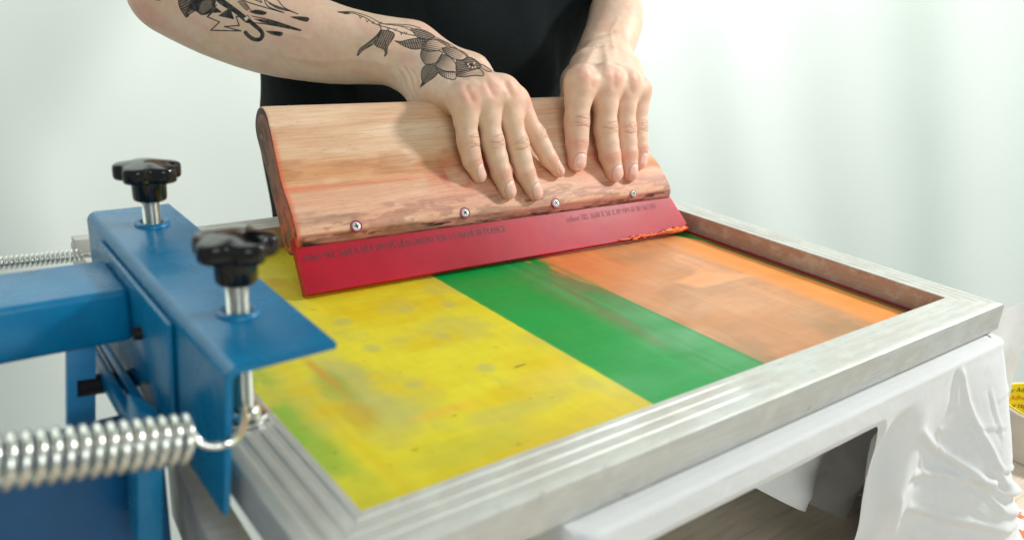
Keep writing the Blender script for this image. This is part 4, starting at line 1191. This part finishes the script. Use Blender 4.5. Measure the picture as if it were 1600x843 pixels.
# welded collars where the clamp rods pass through
KN = [(-0.0150, 0.0985), (-0.0115, 0.2603)]
for x, y in KN:
    prof = []
    for i in range(9):
        a = math.pi * i / 8; prof.append((0.0083 + 0.0024 * math.cos(a), 0.0022 * math.sin(a)))
    MB().lathe([(0.0107, -0.001)] + prof[0:] + [(0.0059, -0.001)], (x, y, CT), 40).done('weld_collar', BLUE, press, auto=70)

def make_knob(x, y):
    t = empty('clamp_knob', (x, y, 0.0), 'black star knob', 'knob', 'star clamp knobs on the press')
    # threaded rod with real thread rings
    prof = []; z = 0.0075
    n = int((0.0750 - z) / 0.0015)
    for i in range(n):
        prof += [(0.0054, z), (0.0044, z + 0.00075)]; z += 0.0015
    prof.append((0.0049, z))
    MB().lathe(prof, (x, y, 0), 26).done('threaded_rod', STEEL, t, auto=60)
    hub = [(0.0086, 0.0740), (0.0096, 0.0746), (0.0100, 0.0765), (0.0102, 0.0855), (0.0102, 0.0895)]
    MB().lathe(hub, (x, y, 0), 40).done('hub', BLACKP, t)
    def star(a, r, h):
        k = 0.5 + 0.5 * math.cos(5 * a + 0.9)
        f = 0.76 + 0.24 * (1 - (1 - k) ** 2.0)
        return r * (1 + (f - 1) * float(ss(0.009, 0.0165, r)))
    st = [(0.0005, 0.0872), (0.0175, 0.0872), (0.0190, 0.0875), (0.0198, 0.0882), (0.0201, 0.0900), (0.0201, 0.0944), (0.0198, 0.0957), (0.0190, 0.0965), (0.0174, 0.0970), (0.0145, 0.0975), (0.011, 0.0981), (0.0075, 0.0987), (0.004, 0.0990), (0.0006, 0.0991)]
    MB().lathe(st, (x, y, 0), 100, fn=star).done('star_grip', BLACKP, t, auto=42)
    # nut and cup washer under the plate, standing on the rail
    MB().lathe([(0.0112, 0.0001), (0.0118, 0.0008), (0.0118, 0.0024), (0.0108, 0.0032), (0.0090, 0.0034), (0.0085, 0.0062), (0.0070, 0.0078), (0.0045, 0.0084)], (x, y, 0), 40).done('pressure_foot', STEEL, t, auto=40)
    return t
k1 = make_knob(*KN[0]); k1['label'] = 'black star knob nearest the camera, on the open end of the blue clamp'
def copy_tree(o, parent=None):
    c = o.copy(); C.objects.link(c)
    inv = o.matrix_parent_inverse.copy(); c.parent = parent; c.matrix_parent_inverse = inv
    for ch in list(o.children): copy_tree(ch, c)
    return c
k2 = copy_tree(k1); k2.location = (KN[1][0], KN[1][1], 0.0); k2.rotation_euler.z = 0.35
for ch in k1.children:
    pass
k2['label'] = 'black star knob farther back, standing before the white backdrop'

def make_spring(name, P0, P1, R, wr, pitch, label, hook_to=None):
    P0 = np.array(P0, float); P1 = np.array(P1, float); ax = P1 - P0; L = np.linalg.norm(ax); ax /= L
    U = np.cross(ax, (0, 0, 1)); U /= np.linalg.norm(U); Vv = np.cross(U, ax)
    n = int(L / pitch * 26); pts = []
    for i in range(n):
        a = 2 * math.pi * i / 26; pts.append(P0 + ax * pitch * i / 26 + R * (math.cos(a) * U + math.sin(a) * Vv))
    t = empty(name, P1, label, 'spring', 'coil springs on the press')
    MB().tube(pts, wr, 10).done('coil', SPRING, t, auto=80)
    if hook_to:
        pp = smoothline(np.array([pts[-1] if False else P1 + np.array(hook_to[0])] + [np.array(h) for h in hook_to[1:]]), 8)
        MB().tube(pp, wr, 10).done('hook', SPRING, t, auto=80)
    return t
sp1 = on(296, 684, 1, 0.045); sp0 = on(-90, 733, 1, 0.045)
hk = [on(u, v_, 1, yy) for u, v_, yy in ((300, 676, 0.045), (312, 690, 0.043), (330, 696, 0.041), (350, 694, 0.040), (368, 686, 0.044), (379, 668, 0.056), (382, 648, 0.074), (379, 636, 0.090))]
make_spring('tension_spring', sp0, sp1, 0.0091, 0.0018, 0.0048, 'large shiny coil spring crossing the lower left foreground, hooked to the clamp', [hk[0] - sp1] + hk[1:])
s1 = on(128, 398, 1, 0.32); s0 = on(-120, 424, 1, 0.32)
make_spring('tension_spring', s0, s1, 0.0036, 0.0009, 0.0029, 'slender coil spring running behind the blue arm', [on(128, 398, 1, 0.32) - s1, on(142, 398, 1, 0.32), on(162, 402, 1, 0.315)])
# pale spacer block behind the spring end
MB().poly([on(116, 375, 1, 0.345), on(160, 371, 1, 0.345), on(160, 403, 1, 0.345), on(120, 403, 1, 0.345)], (0.0, 0.012, 0), 0.0008).done('spacer_block', m_plain('pale_grey_plastic', (0.62, 0.60, 0.55), 0.5), press)

# lower body of the press
b = MB()
b.box((-0.40, 0.128, -0.150), (-0.047, 0.175, -0.0215), 0.003, 2)
b.done('lower_body', BLUE2, press)
b = MB()
b.poly([on(105, 545, 1, 0.205), on(150, 540, 1, 0.205), on(150, 660, 1, 0.205), on(105, 668, 1, 0.205)], (0, 0.006, 0), 0.0006)
b.done('upright', m_plain('light_blue_enamel', (0.05, 0.32, 0.62), 0.3), press)
b = MB()
for (x0, x1, z0, z1) in ((-0.0600, -0.0545, -0.020, -0.008), (-0.0520, -0.0465, -0.026, -0.010)):
    b.box((x0, 0.118, z0), (x1, 0.30, z1), 0.0015)
b.done('side_bar', BLUE, press)
b = MB()
b.poly([on(215, 640, 1, 0.100), on(255, 655, 1, 0.100), on(255, 850, 1, 0.100), on(215, 850, 1, 0.100)], (0, 0.02, 0), 0.001)
b.done('front_upright', BLUE, press)
for (u0, v0, u1, v1, yy, r) in ((119, 604, 245, 586, 0.208, 0.0062), (208, 521, 252, 517, 0.168, 0.0038)):
    A0 = on(u0, v0, 1, yy); A1 = on(u1, v1, 1, yy); d = (A1 - A0)
    prof = []; L = np.linalg.norm(d); n = int(L / 0.0016)
    prof = [(r * 0.9, 0)]
    for i in range(n): prof += [(r, i * L / n + 0.0002), (r * 0.93, (i + 0.6) * L / n)]
    MB().lathe(prof + [(r, L)], A0, 24, d).done('adjusting_bolt', BLACKB, press, auto=40)
MB().poly([on(222, 600, 1, 0.16), on(262, 600, 1, 0.16), on(290, 665, 1, 0.15), on(240, 665, 1, 0.15)], (0, 0.004, 0)).done('bracket', m_plain('grey_steel', (0.18, 0.18, 0.17), 0.45, 0.5), press)

# grey support bar of the board under the left rail
A = [on(u, v_, 2, -0.046) for u, v_ in ((258, 690), (300, 690), (425, 890), (345, 890))]
bar = MB().poly(A, (0, 0, -0.05), 0.001).done('support_bar', m_alu('painted_grey_bar', (0.52, 0.50, 0.49), 0.2, 0.35))
bar['label'] = 'grey metal support bar slanting under the left rail of the frame'; bar['category'] = 'bar'

# ------------------------------------------------------------------ board with white T-shirt
bd = MB().box((0.090, -0.0425, -0.0455), (0.539, 0.46, -0.0255), 0.003).done('print_board', m_plain('board', (0.5, 0.45, 0.38), 0.6))
bd.name = 'pallet_board'
bd['label'] = 'printing board wrapped in the white T-shirt under the frame'; bd['category'] = 'board'
cl = empty('white_cloth', (0.32, 0.2, -0.03), 'white T-shirt stretched over the board and hanging in creases at its right end', 't-shirt')
def build_cloth():
    TZc = -0.0232; y0 = -0.0465; x0 = 0.0865; x1 = 0.5440
    rc = 0.014
    # perimeter path: left end, front edge, round corner, right side
    pts = []
    for y in np.linspace(0.12, y0 + rc, 24): pts.append((x0, y, 0))
    for a in np.linspace(math.pi, 1.5 * math.pi, 10)[1:]: pts.append((x0 + rc + rc * math.cos(a), y0 + rc + rc * math.sin(a), 0))
    for x in np.linspace(x0 + rc, x1 - rc, 230)[1:]: pts.append((x, y0, 1))
    for a in np.linspace(1.5 * math.pi, 2 * math.pi, 16)[1:]: pts.append((x1 - rc + rc * math.cos(a), y0 + rc + rc * math.sin(a), 2))
    for y in np.linspace(y0 + rc, 0.43, 120)[1:]: pts.append((x1, y, 3))
    P = np.array(pts); n = len(P)
    T = np.gradient(P[:, :2], axis=0); T /= np.linalg.norm(T, axis=1)[:, None]; Nn = np.stack([T[:, 1], -T[:, 0]], 1)
    xx = P[:, 0] + (P[:, 2] > 2.5) * 0.0 + np.where(P[:, 2] == 3, P[:, 1] - y0, 0)
    hang = ss(0.360, 0.400, P[:, 0]) * (P[:, 2] >= 1)
    side = (P[:, 2] >= 2).astype(float)
    nd = 90
    rows = []
    drops = []
    # top sheet rows running inwards, then edge roll, then drop
    for k in range(10):
        f = 1 - k / 9.0
        ins = 0.0035 + 0.006 * f
        rows.append(np.column_stack([np.clip(P[:, 0] - Nn[:, 0] * ins, x0 + 0.002, x1 - .002), P[:, 1] - Nn[:, 1] * ins, np.full(n, TZc)]) if k < 9 else np.column_stack([P[:, 0] - Nn[:, 0] * 0.003, P[:, 1] - Nn[:, 1] * 0.003, np.full(n, TZc)]))
    for k in range(1, 6):
        a = k / 5 * math.pi / 2; r = 0.003
        rows.append(np.column_stack([P[:, 0] - Nn[:, 0] * (r - r * math.sin(a)), P[:, 1] - Nn[:, 1] * (r - r * math.sin(a)), TZc - r + r * np.cos(a) * np.ones(n)]))
    D = np.linspace(0, 1, nd)
    short = 0.0215; long_ = 0.19
    aa = P[:, 0] * 1.0 + np.where(P[:, 2] >= 2, (P[:, 1] - y0), 0)      # running length near the corner
    for k in range(1, nd):
        f = D[k]
        dz = (short * (1 - hang) + long_ * hang) * f
        # crease field
        r1 = aa - 0.545; 
        fold = 0.0
        def ridge(ax_, az_, bx_, bz_, w_, h_):
            # ridge along a segment in (running length, drop) space
            a_ = np.array([ax_, az_]); b_ = np.array([bx_, bz_]); q = np.column_stack([aa, dz]); 
            ab = b_ - a_; t = np.clip(((q - a_) @ ab) / (ab @ ab), 0, 1); d_ = np.linalg.norm(q - a_ - t[:, None] * ab, axis=1)
            s_ = ((q - a_) @ np.array([-ab[1], ab[0]])) / np.linalg.norm(ab)
            return h_ * np.exp(-(d_ / w_) ** 2) - 0.5 * h_ * np.exp(-((s_ - w_ * 1.8) ** 2 / (w_ * 1.3) ** 2)) * np.exp(-(np.maximum(d_ - np.abs(s_), 0) / w_) ** 2)
        fold = fold + ridge(0.462, 0.0, 0.556, 0.150, 0.0028, 0.0065) + ridge(0.462, 0.003, 0.470, 0.035, 0.0031, 0.006)
        fold = fold + ridge(0.425, 0.045, 0.555, 0.135, 0.0034, 0.008) + ridge(0.435, 0.085, 0.52, 0.105, 0.0031, 0.006)
        fold = fold + ridge(0.44, 0.115, 0.535, 0.150, 0.0037, 0.007) + ridge(0.50, 0.10, 0.552, 0.155, 0.0025, 0.005)
        fold = fold + ridge(0.455, 0.145, 0.52, 0.185, 0.0043, 0.006) + ridge(0.415, 0.10, 0.46, 0.19, 0.008, 0.006)
        rg_ = np.random.default_rng(21)
        for _ in range(16):
            a0 = rg_.uniform(0.43, 0.56); z0 = rg_.uniform(0.03, 0.16); L_ = rg_.uniform(0.02, 0.05); an = rg_.normal(0.6, 0.5)
            fold = fold + ridge(a0, z0, a0 + L_ * math.cos(an), z0 + L_ * math.sin(an), 0.0016, 0.0022)
        big = (0.0035 * np.sin(aa * 62 + dz * 22) + 0.010 * (fbm(aa * 22, dz * 18, 4, 3) - 0.5)) * ss(0.0, 0.10, dz) * hang
        flare = dz * 0.30 * ss(0.44, 0.56, aa) + dz * dz * 0.5 * ss(0.5, 0.56, aa)
        out = (fold * 0.42 * hang + big + flare * hang) * ss(0.0, 0.010, dz)
        # left rim of the hanging part turns back beneath the board
        turn = ss(0.430, 0.360, P[:, 0]) * hang * (P[:, 2] == 1)
        back = turn ** 1.6 * 0.050 * ss(0.012, 0.05, dz)
        tuck = (1 - hang) * 0.004 * ss(0.6, 1.0, f)
        wav = 0.0006 * (fbm(aa * 30, dz * 60 + 3, 8) - 0.5) * 2
        o_ = out - back - tuck + wav
        lean = 0.0
        rows.append(np.column_stack([P[:, 0] + Nn[:, 0] * (o_ + lean) + turn * 0.02 * ss(0.02, 0.15, dz), P[:, 1] + Nn[:, 1] * o_, TZc - 0.003 - dz]))
    # underside: short drop continues below the board
    V = np.array(rows); m = len(rows)
    i = np.arange(m - 1)[:, None] * n + np.arange(n - 1)[None]
    F = np.stack([i, i + n, i + n + 1, i + 1], -1).reshape(-1, 4)
    # keep cloth off the table
    V[..., 2] = np.maximum(V[..., 2], TZ + 0.0015)
    k = NT('white_cotton'); v = k.coords()
    k.l(k.ramp(k.noise(v, 12, 4), [(0.3, (0.66, 0.68, 0.695)), (0.7, (0.71, 0.725, 0.735))]), k.b.inputs['Base Color'])
    k.set(Roughness=0.9, Sheen_Weight=0.1); k.l(k.noise(v, 1500, 2), k.n('Bump').inputs['Height'])
    k.bump(k.noise(v, 60, 5), 0.35, 0.002)
    o = link('fabric', fast_mesh(V.reshape(-1, 3), F), k.m, cl, smooth=True)
    link('top_layer', mesh([(x0 + 0.002, y0 + 0.006, TZc - 0.0006), (x1 - 0.002, y0 + 0.006, TZc - 0.0006), (x1 - 0.002, 0.43, TZc - 0.0006), (x0 + 0.002, 0.43, TZc - 0.0006)], [(0, 1, 2, 3)]), k.m, cl)
    # lower layer that sags below the board, seen in the shade between board and table
    nx, ny = 90, 40
    A_, B_, C_ = on(1172, 760, 1, 0.03), on(1328, 806, 1, 0.03), on(1480, 845, 1, 0.03)
    u_, v_ = np.meshgrid(np.linspace(0, 1, nx), np.linspace(0, 1, ny))
    X = A_[0] + (C_[0] - A_[0]) * u_
    zb = np.interp(X, [A_[0], B_[0], C_[0]], [A_[2], B_[2], C_[2]])
    zb = zb - 0.004 * np.sin(u_ * 9)
    Z = np.maximum(-0.0460 + (zb + 0.0460) * v_, TZ + 0.002)
    Y = 0.03 + 0.012 * v_ * np.sin(X * 70 + v_ * 2) + 0.02 * (fbm(X * 22, Z * 30 + 3, 6) - 0.5) * v_ - 0.02 * (1 - v_)
    V = np.stack([X, Y, Z], -1).reshape(-1, 3); i = np.arange(ny - 1)[:, None] * nx + np.arange(nx - 1)[None]
    F = np.stack([i, i + 1, i + nx + 1, i + nx], -1).reshape(-1, 4)
    link('sagging_layer', fast_mesh(V, F), k.m, cl, smooth=True)
build_cloth()

# ------------------------------------------------------------------ small things at the right edge
def tape_roll():
    c = on(1630, 700, 2, TZ); R1 = 0.058; R0 = 0.052; Hh = 0.050
    t = empty('tape_roll', c, 'roll of beige tape with yellow printed core on the table beside the white cloth', 'tape')
    prof = [(R0 + 0.0012, 0), (R1 - 0.001, 0), (R1, 0.001), (R1, Hh - 0.001), (R1 - 0.001, Hh), (R0 + 0.0012, Hh)]
    def ring(prof, name, mat):
        b = bmesh.new(); n = 72; rows = []
        for r, h in prof: rows.append([b.verts.new((c[0] + r * math.cos(2 * math.pi * i / n), c[1] + r * math.sin(2 * math.pi * i / n), c[2] + h)) for i in range(n)])
        for a in range(len(rows)):
            bb = (a + 1) % len(rows)
            for i in range(n): b.faces.new((rows[a][i], rows[a][(i + 1) % n], rows[bb][(i + 1) % n], rows[bb][i]))
        bmesh.ops.recalc_face_normals(b, faces=b.faces[:])
        me = bpy.data.meshes.new(name); b.to_mesh(me); b.free(); return link(name, me, mat, t, auto=40)
    ring(prof, 'tape', m_plain('beige_tape', (0.56, 0.50, 0.42), 0.45, var=0.06))
    ring([(R0 - 0.0008, 0.0005), (R0 + 0.001, 0.0005), (R0 + 0.001, Hh + 0.0012), (R0 - 0.0008, Hh + 0.0012)], 'core', m_plain('yellow_core', (0.85, 0.68, 0.02), 0.5))
    for row, (txt, colr) in enumerate((('Applicator Aplikator Adhesive', (0.02, 0.02, 0.02)), ('Technical Tape and Adhesive', (0.6, 0.1, 0.02)), ('Adhesive tape Masking tape', (0.02, 0.02, 0.02)), ('Technical Tape and Adhesive', (0.02, 0.02, 0.02)))):
        def fn(x, y, row=row):
            a = rad(95) - x / R0; z = c[2] + Hh - 0.009 - row * 0.0098 + y; r = R0 - 0.0014
            return np.stack([c[0] + r * np.cos(a), c[1] + r * np.sin(a), z], 1)
        # start far left inside the core so that the letters read left to right from the camera
        def fn2(x, y, row=row):
            a = rad(152) - x / R0; z = c[2] + Hh - 0.009 - row * 0.0098 + y; r = R0 - 0.0014
            return np.stack([c[0] + r * np.cos(a), c[1] + r * np.sin(a), z], 1)
        text_mesh(txt, 0.0085, 1.0, 'core_print', m_plain('print', colr, 0.6), t, fn2)
tape_roll()
def paper_disc():
    c = on(1615, 852, 2, TZ); R = 0.031
    o = bmesh.new(); me = None
    n = 64; NR = 18; V = [c + np.array([0, 0, 0.016])]; cols = [srgb(245, 240, 232)]; F = []
    for j in range(1, NR + 1):
        for i in range(n):
            a = 2 * math.pi * i / n; r = R * j / NR
            V.append(c + np.array([r * math.cos(a), r * math.sin(a), 0.016 + (0.0008 if j < NR else 0)]))
            k1 = fbm(np.array([r * math.cos(a) * 120 + 5]), np.array([r * math.sin(a) * 120]), 4, 3)[0]
            cols.append(srgb(240, 110, 60) if (k1 > 0.52 and j < NR - 2) else srgb(245, 240, 232))
    for i in range(n): V.append(c + np.array([R * math.cos(2 * math.pi * i / n), R * math.sin(2 * math.pi * i / n), 0.0])); cols.append(srgb(244, 238, 230))
    tri = [(0, 1 + i, 1 + (i + 1) % n, 0) for i in range(n)]
    fs = [(0, 1 + i, 1 + (i + 1) % n) for i in range(n)]
    for j in range(NR):
        for i in range(n):
            a0 = 1 + j * n + i; a1 = 1 + j * n + (i + 1) % n; fs.append((a0, a0 + n, a1 + n, a1))
    me = mesh(V, fs); set_col(me, 'label', np.array(cols))
    k = m_attr('printed_lid', 'label', 0.4)
    ob = link('tub_lid', me, k.m, auto=50)
    ob['label'] = 'small white round tub with an orange pattern at the lower right edge'; ob['category'] = 'tub'
    o.free()
paper_disc()
